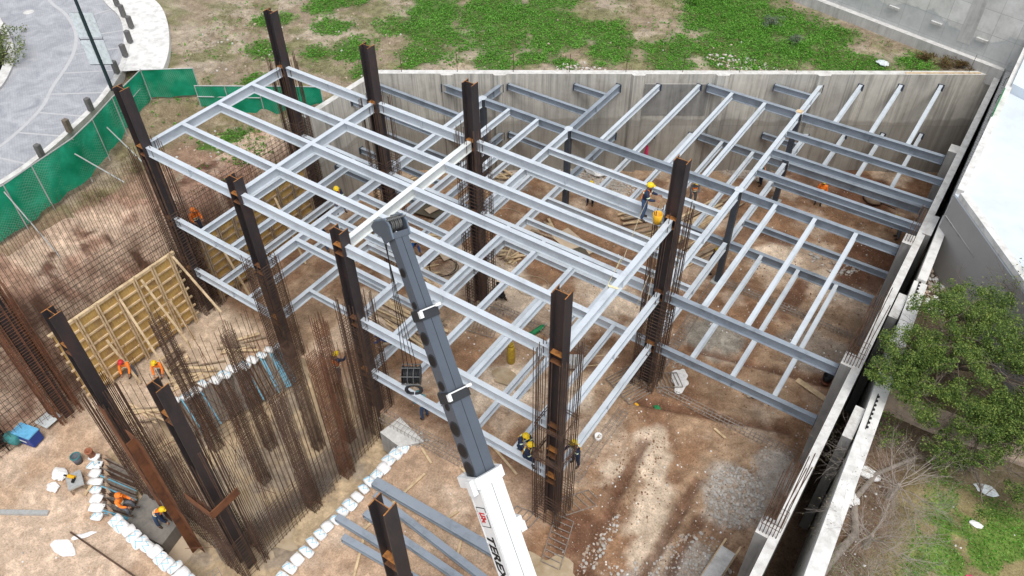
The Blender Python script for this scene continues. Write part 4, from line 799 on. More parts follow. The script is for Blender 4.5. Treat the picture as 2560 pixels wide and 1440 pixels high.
# ---------------- people ----------------
def skin(verts, edges, rad, sub=1):
    me = bpy.data.meshes.new('tmp'); me.from_pydata([tuple(v) for v in verts], edges, []); o = bpy.data.objects.new('tmp', me); COL.objects.link(o)
    md = o.modifiers.new('s', 'SKIN'); md.use_smooth_shade = True; md.branch_smoothing = .3
    sv = me.skin_vertices[0].data
    for i, r in enumerate(rad): sv[i].radius = (r, r)
    sv[0].use_root = True
    if sub: sm = o.modifiers.new('b', 'SUBSURF'); sm.levels = sub; sm.render_levels = sub
    dg = bpy.context.evaluated_depsgraph_get(); out = bpy.data.meshes.new_from_object(o.evaluated_get(dg)); bpy.data.objects.remove(o); return out
def addmesh(mb, me, mi=0): mb.add([tuple(v.co) for v in me.vertices], [tuple(p.vertices) for p in me.polygons], mi); bpy.data.meshes.remove(me)
def sphere(mb, c, r, n=10, m_=7, mi=0, z0=-1.):
    c = Vector(c); r = r if hasattr(r, '__len__') else (r,) * 3
    prof = [max(z0, -1) + (1 - max(z0, -1)) * i / m_ for i in range(m_ + 1)]; vs = []
    for z in prof:
        q = math.sqrt(max(0.0004, 1 - z * z)); vs += [c + V(r[0] * q * math.cos(2 * math.pi * j / n), r[1] * q * math.sin(2 * math.pi * j / n), r[2] * z) for j in range(n)]
    mb.add(vs, [(i * n + j, i * n + (j + 1) % n, (i + 1) * n + (j + 1) % n, (i + 1) * n + j) for i in range(m_) for j in range(n)] + [tuple(range(n))[::-1], tuple(m_ * n + j for j in range(n))], mi)
def person(loc, face, label, pose='stand', hat='helmet_yellow', vest='vest', top='navy', legs='jeans', lean=0., harness=False, carry=None, group=None, turn=0):
    rz = math.atan2(-face[0], face[1]); t = empty('person', loc, label, 'person', group, rz); t.scale = (1, 1, 1)
    P = {}
    hipz = {'stand': .93, 'work': .91, 'walk': .90, 'bend': .86, 'sit': .12, 'crouch': .42, 'step': .88}[pose]
    lean = lean or {'stand': .05, 'work': .25, 'walk': .12, 'bend': 1.05, 'sit': .25, 'crouch': .5, 'step': .2}[pose]
    ca, sa = math.cos(lean), math.sin(lean)
    def T_(x, f, u): return V(x, f * ca + u * sa, hipz + u * ca - f * sa)     # torso space: f forward, u up from the pelvis
    pel = V(0, 0, hipz); sp = T_(0, 0, .2); ch = T_(0, .0, .40); nk = T_(0, .01, .555); hd_ = T_(0, .03, .64) if pose != 'bend' else T_(0, .0, .66)
    hl = V(0, 0, 0); top_ = hd_ + (V(0, .02, .07) if pose != 'bend' else V(0, .06, .03))
    sh = [T_(s_ * .185, 0, .47) for s_ in (-1, 1)]
    A = {'stand': [(.06, .02, -.28), (.02, .12, -.25)], 'work': [(.06, .12, -.25), (-.06, .26, .0)], 'walk': [(.07, .12, -.25), (.0, .18, -.17)], 'bend': [(.03, .1, -.27), (-.04, .14, -.22)], 'sit': [(.05, .12, -.25), (-.05, .24, -.06)], 'crouch': [(.04, .2, -.2), (-.06, .2, -.14)], 'step': [(.08, .2, -.18), (-.03, .24, .06)]}[pose]
    el = []; wr = []
    for i, s_ in enumerate((-1, 1)):
        k_ = 1 if not (pose in ('walk',) and i) else -.5
        e = sh[i] + V(s_ * A[0][0], A[0][1] * k_, A[0][2]); w = e + V(s_ * A[1][0], abs(A[1][1]), A[1][2]); el.append(e); wr.append(w)
    hp = [pel + V(s_ * .09, 0, -.03) for s_ in (-1, 1)]
    if pose in ('stand', 'work', 'bend'): kn = [hp[i] + V((-1, 1)[i] * .05, .04 if pose != 'bend' else -.02, -(hipz - .03) * .47) for i in (0, 1)]; an = [V((-1, 1)[i] * .15, -.02, .09) for i in (0, 1)]
    elif pose in ('walk', 'step'): kn = [hp[0] + V(-.02, .22, -.36), hp[1] + V(.02, .0, -.42)]; an = [V(-.11, .24, .09 + (.22 if pose == 'step' else 0)), V(.11, -.24, .11)]
    elif pose == 'sit': kn = [hp[0] + V(-.06, .38, .02), hp[1] + V(.08, .36, -.02)]; an = [kn[0] + V(-.02, .06, -.42), kn[1] + V(.02, -.04, -.42)]
    else: kn = [hp[0] + V(-.12, .34, .06), hp[1] + V(.1, .30, -.2)]; an = [V(-.18, .26, .08), V(.18, -.1, .08)]
    toe = [an[i] + V((-1, 1)[i] * .03, .17, -.05) for i in (0, 1)]
    # continuous body
    vs = [pel, sp, ch, nk] + sh + el + wr + hp + kn + an + toe; ed = [(0, 1), (1, 2), (2, 3), (2, 4), (2, 5), (4, 6), (5, 7), (6, 8), (7, 9), (0, 10), (0, 11), (10, 12), (11, 13), (12, 14), (13, 15), (14, 16), (15, 17)]
    rd = [.10, .095, .115, .055, .062, .062, .045, .045, .03, .03, .085, .085, .055, .055, .04, .04, .035, .035]
    b = MB(); addmesh(b, skin(vs, ed, rd)); hc = hd_ + V(0, .01, .05); sphere(b, hc, (.078, .098, .118), 12, 8)
    b.tube([nk, hc - V(0, 0, .05)], .052, 8)
    fd = V(0, 1, -.25 if lean < .8 else -1.2).normalized(); fu = V(1, 0, 0).cross(fd)
    b.obox(hc + fd * .103 + fu * -.01, V(.012, 0, 0), fd * .018, fu * .022)
    for s_ in (-1, 1):
        b.obox(hc + V(s_ * .08, -.005, -.005), V(.008, 0, 0), V(0, .02, 0), V(0, 0, .03)); sphere(b, hc + fd * .092 + fu * .018 + V(s_ * .032, 0, 0), .012, 6, 4, 1)
    b.obox(hc + fd * .092 - fu * .05, V(.024, 0, 0), fd * .006, fu * .006, 1)
    for i, s_ in enumerate((-1, 1)):
        d = (wr[i] - el[i]).normalized(); q = d.cross(V(0, 0, 1)); q = q.normalized() if q.length > .1 else V(1, 0, 0); n = q.cross(d); c = wr[i] + d * .05
        b.obox(c, d * .045, q * .038, n * .014)
        for j, (o_, L_) in enumerate(((-.029, .062), (-.010, .075), (.010, .070), (.029, .055))):
            a0 = c + d * .04 + q * o_; a1 = a0 + d * L_ * .55 - n * .008; b.tube([a0, a1, a1 + d * L_ * .3 - n * .03], [.0095, .009, .007], 5)
        b.tube([c - d * .02 + q * s_ * .035, c + d * .02 + q * s_ * .062 - n * .01, c + d * .05 + q * s_ * .06 - n * .03], [.012, .011, .009], 5)
    o = b.build('body', [MAT['skin'], MAT['black']], None, True); o.parent = t
    def cloth(name, vs, ed, rd, mat, label=None):
        m_ = skin(vs, ed, rd); m_.materials.append(MAT[mat]); m_.name = name; o = bpy.data.objects.new(name, m_); COL.objects.link(o); o.parent = t
        if label: o['label'] = label
        return o
    cloth('shirt', [pel + V(0, 0, .02), sp, ch, nk - (nk - ch) * .25] + sh + el + [el[i].lerp(wr[i], .92) for i in (0, 1)], [(0, 1), (1, 2), (2, 3), (2, 4), (2, 5), (4, 6), (5, 7), (6, 8), (7, 9)], [.165, .155, .175, .085, .088, .088, .064, .064, .045, .045], top)
    tb = MB(); sphere(tb, pel - V(0, 0, .02), (.165, .125, .13), 14, 8)
    for i in (0, 1): addmesh(tb, skin([hp[i] + V(0, 0, .02), kn[i], an[i].lerp(kn[i], .08)], [(0, 1), (1, 2)], [.105, .082, .062]))
    o = tb.build('trousers', [MAT[legs]], None, True); o.parent = t
    for i in (0, 1): cloth('boot', [an[i] + V(0, -.03, 0), an[i] + V(0, .06, -.03), toe[i]], [(0, 1), (1, 2)], [.058, .055, .042], 'boot')
    if vest:
        cloth('vest', [pel + V(0, 0, .03), sp, ch, nk - (nk - ch) * .3, sh[0].lerp(ch, .12), sh[1].lerp(ch, .12)], [(0, 1), (1, 2), (2, 3), (2, 4), (2, 5)], [.188, .180, .200, .10, .10, .10], vest)
        r_ = MB(); axn = (ch - pel).normalized()
        for u in (.10, .24): r_.lathe(T_(0, 0, u) - axn * .025, [(.155, 0), (.163, .006), (.163, .045), (.155, .05)], 16, axn)
        o = r_.build('reflective_band', MAT['reflect'], None, True); o.parent = t
    if harness:
        r_ = MB(); bk = T_(0, -.15, .35)
        for s_ in (-1, 1): r_.tube([T_(s_ * .12, .12, .1), T_(s_ * .1, .15, .35), T_(s_ * .09, .04, .56), bk, T_(-s_ * .12, -.13, .1)], .016, 5)
        o = r_.build('harness', MAT['yellow' if harness == 1 else 'orange'], None); o.parent = t
        r_ = MB(); axn = (ch - pel).normalized()
        for u in (.34,): r_.lathe(T_(0, 0, u) - axn * .02, [(.15, 0), (.155, .005), (.155, .035), (.15, .04)], 16, axn)
        for i in (0, 1): d = (el[i] - sh[i]).normalized(); r_.lathe(sh[i].lerp(el[i], .6), [(.062, 0), (.07, .004), (.07, .04), (.062, .045)], 10, d)
        o = r_.build('reflective_band', MAT['reflect'], None, True); o.parent = t
    if hat:
        h_ = MB(); hcn = hc + V(0, -.005, .045) if lean < .8 else hc + V(0, .02, .04); sphere(h_, hcn, (.125, .145, .115), 16, 7, 0, 0.)
        h_.lathe(hcn - V(0, 0, .012), [(.13, 0), (.142, .004), (.13, .016)], 18); h_.obox(hcn + V(0, .15, .0), V(.07, 0, 0), V(0, .035, -.01), V(0, 0, .006)); h_.tube([hcn + V(0, .13 * math.cos(a_), .118 * math.sin(a_) + .004) for a_ in [i * math.pi / 8 for i in range(1, 8)]], .014, 5)
        o = h_.build('helmet', MAT[hat], None, True); o.parent = t
        r_ = MB(); sphere(r_, hc + V(0, -.025, .01), (.086, .085, .1), 10, 6); o = r_.build('hair', MAT['black'], None, True); o.parent = t
    else:
        r_ = MB(); sphere(r_, hc + V(0, -.018, .03), (.088, .095, .108), 12, 7); o = r_.build('hair', MAT['black'], None, True); o.parent = t
    return t
z0 = lambda x, y: gz(x, y)
person((16.7, 21.2, z0(16.7, 21.2)), (.6, -1), 'worker in orange vest standing just right of the column with the yellow bucket', 'work', legs='grey_cloth', top='grey_cloth')
person((11.9, 17.8, 0), (.3, -1), 'worker under the beams of whom only dark trousers show below a grey beam', 'stand', legs='navy')
person((19.95, 16.35, 0), (1, .5), 'worker in dark clothes and yellow helmet leaning against the slim grey column', 'work', vest=None, top='navy', legs='navy')
person((22.75, 24.95, z0(22.7, 25)), (.2, -1), 'worker in orange vest standing on red soil near the back right with both hands free', 'stand', legs='navy', top='vest')
person((19.3, 25.0, 0), (-1, -.6), 'worker in orange vest half hidden by beams close to the back wall node', 'work', legs='navy', top='teal_cloth')
person((27.3, 24.5, z0(27.3, 24.5)), (-1, -.4), 'worker in orange vest and amber helmet crouching beside the right wall', 'bend', lean=.7, hat='helmet_yellow', legs='grey_cloth', top='grey_cloth')
person((-.75, 1.4, 3.5), (1, -.3), 'worker in orange shirt and orange helmet showing behind the far formwork', 'work', hat='orange', top='vest')
person((1.95, 6.4, 0), (-1, .3), 'worker in navy shirt and jeans without helmet carrying timber beside the far formwork', 'walk', hat=None, vest=None)
person((6.2, 8.6, 0), (1, -.2), 'worker in bright blue shirt bending down just right of the crane tip', 'bend', vest=None, top='blue_cloth', legs='blue_cloth', hat=None)
person((9.75, -.45, 1.3), (-.2, 1), 'orange vested worker leaning on the rebar cages left of the crane boom', 'step', legs='grey_cloth', top='navy')
person((11.4, 1.3, 2.84), (-1, -.7), 'worker in blue shirt sitting low behind the column left of the boom', 'crouch', vest=None, top='blue_cloth', legs='timber_old', hat=None)
person((13.5, .75, 0), (-1, .15), 'worker with teal sleeves, orange vest and blue jeans standing below the hook block', 'work', hat='teal_cloth', top='teal_cloth')
person((.75, -5.0, z0(.7, -5)), (.7, -.9), 'worker with red helmet in orange vest beside the yellow formwork', 'bend', lean=.6, hat='red', legs='grey_cloth', top='vest')
person((2.0, -4.2, 0), (.8, -.9), 'worker with yellow helmet and orange vest bending beside the red helmeted one', 'bend', lean=.6, legs='grey_cloth', top='vest')
person((6.0, -9.55, .02), (1, .55), 'worker with orange helmet sitting on the edge above the sloping bars', 'sit', hat='orange', legs='grey_cloth', top='vest')
person((7.55, -9.0, -.72), (1, .35), 'worker with yellow helmet leaning over the plywood sheet at the sump edge', 'bend', lean=.8, legs='jeans', top='navy')
person((19.3, .05, Z1 + .0), (1, .35), 'worker in navy suit with yellow harness sitting on the lowest front beam', 'sit', vest=None, harness=1, legs='navy')
person((18.85, .45, Z1 - .15), (.8, -.4), 'worker mostly hidden behind the harnessed one on the lowest front beam', 'crouch', vest=None, harness=1, legs='navy')
person((20.98, 1.0, Z1 - .35), (-.4, -1), 'worker whose yellow helmet shows right behind the front centre column', 'work', vest=None, harness=1, legs='navy')
person((5.55, 5.0, Z2 + .0), (.9, -.5), 'worker in navy with orange harness sitting on a beam left of the white girder', 'sit', vest=None, harness=2)
person((19.55, 7.62, Z3 - .36), (1, .25), 'climber in navy shirt with orange harness standing beside the yellow bucket', 'work', vest=None, harness=2, lean=.16)
person((12.2, 8.6, 0), (-1, .2), 'dark clothed person crouching at the foot of the reddish column behind the blue cloth', 'crouch', vest=None, top='black', legs='black', hat=None)

# ---------------- formwork ----------------
def formwork(label, x, y0, y1, z0_, z1_, nw, ns, old=False, braces=()):
    t = empty('wall_formwork', (x, (y0 + y1) / 2, z0_), label, 'formwork'); tm = 'timber_old' if old else 'timber'
    n = max(3, int((y1 - y0) / .62)); dy_ = (y1 - y0) / n
    for i in range(n):
        mb = MB(); a = y0 + i * dy_
        k_ = 6
        for j in range(k_): mb.box(x - .01, x + .012 + random.uniform(0, .01), a + dy_ * j / k_ + .004, a + dy_ * (j + 1) / k_ - .004, z0_ + random.uniform(-.04, .04), z1_ - .03)
        part(mb, 'sheathing_board', MAT['form_ply'], t)
    for i in range(nw):
        z = z0_ + .25 + (z1_ - z0_ - .3) * i / (nw - 1); mb = MB(); L_ = y1 - y0; c_ = y0 - .1
        while c_ < y1: e = min(c_ + random.uniform(2, 3.2), y1 + .15); mb.box(x + .025, x + .085 + random.uniform(0, .02), c_, e, z - .045, z + .045); c_ = e - .01 + .05
        part(mb, 'waler', MAT[tm], t)
    for i in range(ns):
        y = y0 + .15 + (y1 - y0 - .3) * i / (ns - 1); mb = MB()
        for s_ in (-.06, .06): mb.bar(V(x + .125, y + s_, z0_ - .2), V(x + .125, y + s_, z1_ + random.uniform(.05, .2)), .05, .07)
        part(mb, 'stud', MAT[tm], t)
    mb = MB(); mb.box(x - .05, x + .10, y0 - .15, y1 + .15, z1_ + .0, z1_ + .05); part(mb, 'top_plate', MAT['timber' if not old else 'timber_old'], t)
    for (a, b) in braces: mb = MB(); mb.bar(V(*a), V(*b), .10, .06); part(mb, 'brace', MAT['timber'], t)
    return t
formwork('yellow boarded wall formwork with timber walers and long props at the left of the pit', .32, -6.95, -.9, .25, 4.45, 8, 7, False,
         (((.5, -3.9, 4.1), (3.0, -4.3, .0)), ((.5, -2.7, 4.3), (2.2, -2.6, .7)), ((.5, -.95, 4.4), (2.6, -.8, 1.8)), ((.5, -6.7, 3.4), (3.2, -6.9, 1.0)), ((3.1, -6.9, 1.1), (5.2, -6.9, -.4)), ((.5, -5.2, 2.6), (1.4, -5.1, .1)), ((.5, -1.9, 2.4), (1.3, -1.9, .1))))
formwork('weathered formwork wall standing behind the frame beams near the wing wall', .32, .55, 7.6, .25, 4.3, 9, 8, True, (((.5, 1.4, 3.8), (1.9, 1.4, .1)), ((.5, 5.2, 3.8), (1.9, 5.0, .1))))
# ---------------- timber, sheets, tools on the pit floor ----------------
def plank(p, q, w, h, mat, label, z=.06, group=None, name='plank', z2=None):
    mb = MB(); a = V(p[0], p[1], gz(*p) + z); b = V(q[0], q[1], gz(*q) + (z if z2 is None else z2)); mb.bar(a, b, w, h); return tag(mb.build(name, MAT[mat]), label, name.replace('_', ' '), group)
def timber_pile(c, d, L, n, spread, label, group='timber stacks on the pit floor', mess=.12, lay=2, mats=('timber', 'timber_old')):
    d = V(*d, 0).normalized(); s_ = V(-d.y, d.x, 0); t = empty('timber_stack', (*c, gz(*c)), label, 'timber stack', group)
    for i in range(n):
        o = s_ * random.uniform(-spread, spread); z = gz(*c) + .05 + random.randint(0, lay) * .07; dd = (d + s_ * random.uniform(-mess, mess)).normalized(); l_ = L * random.uniform(.6, 1) / 2; cc = V(*c, z) + o + d * random.uniform(-.15, .15) * L
        mb = MB(); mb.bar(cc - dd * l_, cc + dd * l_ + V(0, 0, random.uniform(-.02, .04)), random.choice((.08, .1, .14)), .05); part(mb, 'plank', MAT[random.choice(mats)], t)
    return t
timber_pile((15.1, 17.6), (.75, .9), 1.5, 26, 1.4, 'row of short battens laid side by side left of the bucket column')
timber_pile((17.6, 19.6), (.35, 1), 6.0, 30, .75, 'long stack of planks behind the bucket column and the orange vested worker', mess=.05)
timber_pile((18.6, 16.9), (.35, 1), 3.4, 18, .55, 'stack of planks beside the slim column where the worker leans', mess=.07)
timber_pile((8.6, 5.1), (1, .02), 4.4, 14, .75, 'long planks lying between the column left of the boom and the second back column', mess=.06)
timber_pile((9.8, 3.9), (1, -.15), 3.6, 10, .4, 'planks lying in front of the long planks near the boom', mess=.08)
timber_pile((10.5, 11.6), (.4, 1), 1.0, 22, .6, 'heap of broken board offcuts right of the middle back column', mess=1.2, lay=3)
timber_pile((2.2, 13.0), (1, .6), 2.0, 24, .9, 'untidy heap of timber against the wing wall corner', mess=.8, lay=5)
timber_pile((6.2, 17.2), (1, .3), 1.2, 8, .4, 'few short boards at the foot of the retaining wall', mess=.9)
timber_pile((3.6, 9.6), (.6, 1), 2.4, 18, .7, 'pallet like stack of boards seen under the second back column', mess=.12, lay=4)
timber_pile((6.6, 10.6), (1, .5), 2.6, 10, .4, 'bundle of round poles and boards under the frame left of centre', mess=.15, mats=('timber',))
timber_pile((11.2, 14.4), (.8, -.2), 1.6, 8, .5, 'boards and dark panel pieces near the plywood sheets', mess=.6)
timber_pile((7.6, 8.0), (1, .3), 2.2, 10, .5, 'loose boards beside the worker in blue', mess=.7)
timber_pile((3.0, -3.4), (.6, 1), 2.6, 9, .9, 'scattered planks on the sandy floor in front of the yellow formwork', mess=.5, lay=1)
timber_pile((3.0, -6.3), (1, .5), 2.2, 8, .6, 'scattered battens at the near end of the yellow formwork', mess=.6, lay=1)
timber_pile((3.4, -.9), (1, .3), 1.8, 9, .8, 'loose boards and offcuts below the lower left beam', mess=.9, lay=1)
timber_pile((1.7, -3.2), (.3, 1), 1.4, 10, .5, 'tangled props and boards at the foot of the yellow formwork', mess=1.0, lay=6)
def ply(c, d, w, l, mat, label, z=.1, tilt=0):
    d = V(*d, 0).normalized(); s_ = V(-d.y, d.x, 0); mb = MB(); mb.obox(V(*c, gz(*c) + z), d * l / 2 + V(0, 0, tilt), s_ * w / 2, V(0, 0, .01)); return tag(mb.build('plywood_sheet', MAT[mat]), label, 'plywood sheet')
ply((12.9, 14.3), (1, -.35), 1.2, 2.4, 'plywood', 'pale plywood sheet lying under the beams left of the battens', .12)
ply((13.9, 13.6), (.9, -.6), .8, 1.5, 'plywood_dark', 'dark plywood offcut on top of the pale sheet', .18)
ply((10.2, 14.3), (1, -.1), 1.0, .9, 'plywood', 'square yellowish board by the upper left of the pale plywood sheet', .1)
ply((4.6, 12.4), (1, .2), 1.6, 1.9, 'plywood_dark', 'dark brown panel with pale offcuts on it under the left frame', .2)
ply((4.8, 12.3), (.3, 1), .5, .9, 'plywood', 'white board offcut on the dark brown panel', .28)
ply((16.6, 16.3), (1, -.2), .9, .8, 'plywood', 'small plywood square between the battens and the bucket column', .14)
ply((11.6, 16.4), (1, -.3), .9, 1.2, 'plywood_dark', 'dark board near the slim middle column', .12)
ply((7.8, 10.1), (.5, 1), 1.0, 1.4, 'plywood', 'pale board beside the round poles', .12)
ply((8.4, -9.35), (1, .12), 1.35, 1.5, 'plywood', 'tan plywood sheet covering the sump corner by the bending worker', -.0)
ply((-.25, -8.7), (1, .1), .8, .95, 'panel_white', 'pale square board leaning by the welder at the left edge', .15, .1)
ply((3.7, -2.4), (.6, 1), 1.1, 2.0, 'plywood', 'light plywood sheet flat on the sand before the yellow formwork', .05); ply((4.0, -4.2), (.6, 1), .9, 1.6, 'plywood', 'second light plywood sheet beside the far sump rim', .05)
plank((26.3, 11.9), (27.75, 11.55), .28, .04, 'timber', 'wide fresh board lying beside the black bucket near the right wall')
plank((24.3, 7.3), (24.9, 7.1), .1, .04, 'timber', 'short pale board along the rebar beam in the right part')
plank((1.6, -12.9), (3.9, -11.4), .2, .12, 'galv', 'grey metal profile lying on the sand at the lower left', name='metal_profile')
plank((5.4, -11.4), (10.6, -11.0), .06, .06, 'rebar', 'long brown steel angle lying parallel to the sandbag row', name='steel_angle')
plank((4.0, -9.1), (4.4, -10.1), .12, .05, 'timber', 'short plank beside the work stand with the yellow drill')
plank((4.9, -10.3), (5.2, -10.05), .08, .05, 'timber', 'tiny plank end near the tip of the short sandbag row')
for i, (a, b, lab) in enumerate([((15.3, -1.5), (14.9, -4.9), 'long batten crossing under the stored beams near the sandbags'), ((14.4, -.6), (15.2, -.95), 'short batten near the end of the rebar beam'), ((16.3, -.4), (18.3, -.95), 'batten lying just left of the white boom base'), ((17.5, -2.1), (17.3, -2.7), 'small batten between the stored beams and the boom'), ((18.3, -2.9), (18.6, -3.6), 'batten end under the middle stored beam'), ((15.1, -5.0), (16.4, -7.4), 'batten at the bottom edge left of the lowest column'), ((13.0, -.6), (14.2, .2), 'batten beside the concrete footing corner'), ((16.8, 1.2), (18.5, .6), 'plank on the red soil above the rebar beam'), ((16.0, .8), (17.6, .5), 'second plank on the red soil above the rebar beam')]):
    plank(a, b, .1, .06, 'timber', lab)
# stored beams at the bottom
for i, (a, b, dep, lab) in enumerate([((13.95, -3.05), (20.6, -2.75), .24, 'deep grey beam nearest the boom among the stored beams at the bottom'), ((14.4, -3.5), (20.2, -3.9), .26, 'stored grey beam fanning out just below the deep one'), ((14.6, -4.35), (19.6, -4.4), .26, 'stored grey beam passing behind the lowest dark column'), ((13.8, -5.1), (17.2, -4.95), .26, 'short stored grey beam touching the sandbag row'), ((14.6, -5.6), (19.5, -5.2), .26, 'stored grey beam cut by the bottom edge')]):
    mb = MB(); a = V(*a, .14 + dep); b = V(*b, .16 + dep); mb.ibeam(a, b, dep, .42 if i == 0 else .27); d = (b - a).normalized(); s_ = d.cross(V(0, 0, 1)); mb.obox(a - d * .012 - V(0, 0, dep / 2), d * .008, s_ * (.2 if i == 0 else .13), V(0, 0, dep / 2)); tag(mb.build('stored_beam', MAT['beam_paint_dark']), lab, 'steel beam', 'steel beams stored on the ground')
# sandbags
def bag_mesh(seed):
    r_ = random.Random(seed); bm = bmesh.new(); bmesh.ops.create_cube(bm, size=1); bmesh.ops.subdivide_edges(bm, edges=bm.edges[:], cuts=3, use_grid_fill=True)
    for v in bm.verts:
        p = v.co * 2; k_ = 1 - .18 * (p.x * p.x + p.y * p.y) / 2; v.co.x = p.x * .30 * (1 - .10 * p.y * p.y) + r_.uniform(-.015, .015); v.co.y = p.y * .20 * (1 - .12 * p.x * p.x) + r_.uniform(-.015, .015); v.co.z = p.z * .11 * (1 - .5 * max(abs(p.x), abs(p.y)) ** 3) + r_.uniform(-.012, .012) + .1
    for f in bm.faces: f.smooth = True
    me = bpy.data.meshes.new('sandbag'); bm.to_mesh(me); bm.free(); me.materials.append(MAT['sandbag']); return me
BAGS = [bag_mesh(i) for i in range(4)]
mbr = MB(); mbr.tube([(-.26, -.14, .17), (-.12, .13, .205), (.05, -.07, .215), (.15, .14, .19), (.27, -.05, .14)], .026, 4); RIB = mbr.build('blue_ribbon', MAT['sack_blue']); RIBm = RIB.data; bpy.data.objects.remove(RIB)
def bag(x, y, rz, label, group, blue=False, z=None, s=1.):
    o = bpy.data.objects.new('sandbag', random.choice(BAGS)); COL.objects.link(o); o.location = (x, y, gz(x, y) if z is None else z); o.rotation_euler = (random.uniform(-.12, .12), random.uniform(-.12, .12), rz + random.uniform(-.2, .2)); o.scale = (s * random.uniform(.75, 1.05), s * random.uniform(.8, 1.15), s * random.uniform(.5, .85))
    tag(o, label, 'sandbag', group)
    if blue: c_ = bpy.data.objects.new('blue_ribbon', RIBm); COL.objects.link(c_); c_.parent = o
for i in range(19): bag(13.68 + random.uniform(-.05, .05), -8.0 + i * .41, 0, 'white sandbag in the row along the near edge of the sump', 'sandbags in the right hand row', i % 4 != 2, 0.0 + random.uniform(-.02, .04))
for i in range(19): bag(6.45 + i * .40, -10.08 + random.uniform(-.05, .05), math.pi / 2, 'white sandbag in the row crossing the bottom left corner', 'sandbags in the bottom left row', i % 4 != 2, .02 + random.uniform(-.02, .04))
for i in range(8): t_ = i / 7; bag(3.15 + 2.55 * t_, -8.75 - 1.65 * t_, .45, 'white sandbag in the short row above the sloping bars', 'sandbags in the short row', i % 3 == 1, .05)
for i in range(13): t_ = i / 12; bag(3.45 + 1.7 * t_ + random.uniform(-.2, .2), -5.3 + 5.4 * t_, .3, 'white sandbag at the far rim of the sump seen through the rebars', 'sandbags on the far rim', i % 2 == 0, .05)
# small equipment, lower left
t = empty('welding_machine', (.05, -9.75, gz(.05, -9.75)), 'blue welding machine with light blue lid near the left edge', 'welding machine'); d_ = Matrix.Rotation(.15, 4, 'Z')
mb = MB(); c = V(.05, -9.75, .38); mb.obox(c, V(.48, .12, 0), V(-.07, .28, 0), V(0, 0, .3)); o = part(mb, 'casing', MAT['blue_paint'], t); bv = o.modifiers.new('b', 'BEVEL'); bv.width = .03
mb = MB(); mb.obox(c + V(0, 0, .33), V(.49, .12, 0), V(-.07, .29, 0), V(0, 0, .03)); part(mb, 'lid', MAT['light_blue'], t)
mb = MB(); mb.obox(c + V(.09, -.3, .03), V(.22, .055, 0), V(0, -.004, 0), V(0, 0, .05)); part(mb, 'name_strip', MAT['panel_white'], t)
t = empty('compressor', (-.35, -10.25, 0), 'small grey and black machine left of the blue welding machine', 'machine')
mb = MB(); mb.lathe((-.3, -10.2, .45), [(.1, -.32), (.26, -.28), (.28, 0), (.26, .28), (.1, .32)], 14, (1, .3, 0)); part(mb, 'tank', MAT['teal'], t, True); mb = MB(); mb.obox((-.9, -10.6, .3), V(.25, 0, 0), V(0, .25, 0), V(0, 0, .25)); part(mb, 'motor', MAT['black'], t)
mb = MB(); mb.tube([(-.9, -10.3, .1), (-.9, -10.3, .75), (-.2, -10.6, .75), (-.2, -10.6, .1)], .03, 6); part(mb, 'frame', MAT['black'], t)
t = empty('hose_coil', (.1, -11.9, .1), 'grey coiled hose cut by the left edge of the photo', 'hose'); mb = MB(); mb.tube([(.1 + (.55 + .02 * (i % 7)) * math.cos(i * .4), -12.1 + .55 * math.sin(i * .4), .08 + .004 * i) for i in range(60)], .045, 6); part(mb, 'hose', MAT['galv'], t, True)
mb = MB(); mb.lathe((3.05, -8.75, .02), [(.15, 0), (.13, .5), (.16, .52), (.16, .6), (.10, .6), (.10, .4)], 16, (.1, -.1, 1)); tag(mb.build('clay_pipe', MAT['rust_pipe'], None, True), 'terracotta coloured pipe standing by the short sandbag row', 'pipe')
for i, (x, y, lab) in enumerate([(2.75, -9.25, 'teal rimmed grey bucket beside the terracotta pipe')]):
    t = empty('bucket', (x, y, 0), lab, 'bucket'); mb = MB(); mb.lathe((x, y, .03), [(.16, 0), (.21, .42), (.19, .42), (.15, .05)], 16); part(mb, 'pail', MAT['grey_cloth'], t, True); mb = MB(); mb.tube([(x + .2 * math.cos(a_), y + .2 * math.sin(a_), .46) for a_ in np.linspace(0, 6.28, 17)], .025, 5); part(mb, 'rim', MAT['teal'], t)
t = empty('work_stand', (3.75, -9.95, 0), 'low work stand with a metal top carrying a yellow power drill', 'work stand')
mb = MB(); mb.obox((3.75, -9.95, .42), V(.36, -.16, 0), V(.12, .27, 0), V(0, 0, .04)); part(mb, 'top', MAT['galv'], t)
for sx, sy in ((1, 1), (1, -1), (-1, 1), (-1, -1)): mb = MB(); p_ = V(3.75, -9.95, .2) + V(.32, -.14, 0) * sx + V(.1, .23, 0) * sy; mb.obox(p_, V(.03, 0, 0), V(0, .03, 0), V(0, 0, .2)); part(mb, 'leg', MAT['timber_old'], t)
t = empty('power_drill', (3.65, -9.95, .47), 'yellow and black power drill lying on the work stand', 'drill'); mb = MB(); mb.tube([(3.45, -10.0, .55), (3.75, -9.88, .55)], .08, 8); part(mb, 'motor', MAT['yellow'], t); mb = MB(); mb.bar(V(3.72, -9.9, .53), V(3.85, -10.08, .52), .1, .08); part(mb, 'grip', MAT['black'], t); mb = MB(); mb.tube([(3.45, -10, .55), (3.28, -10.07, .55)], .04, 8); part(mb, 'chuck', MAT['black'], t)
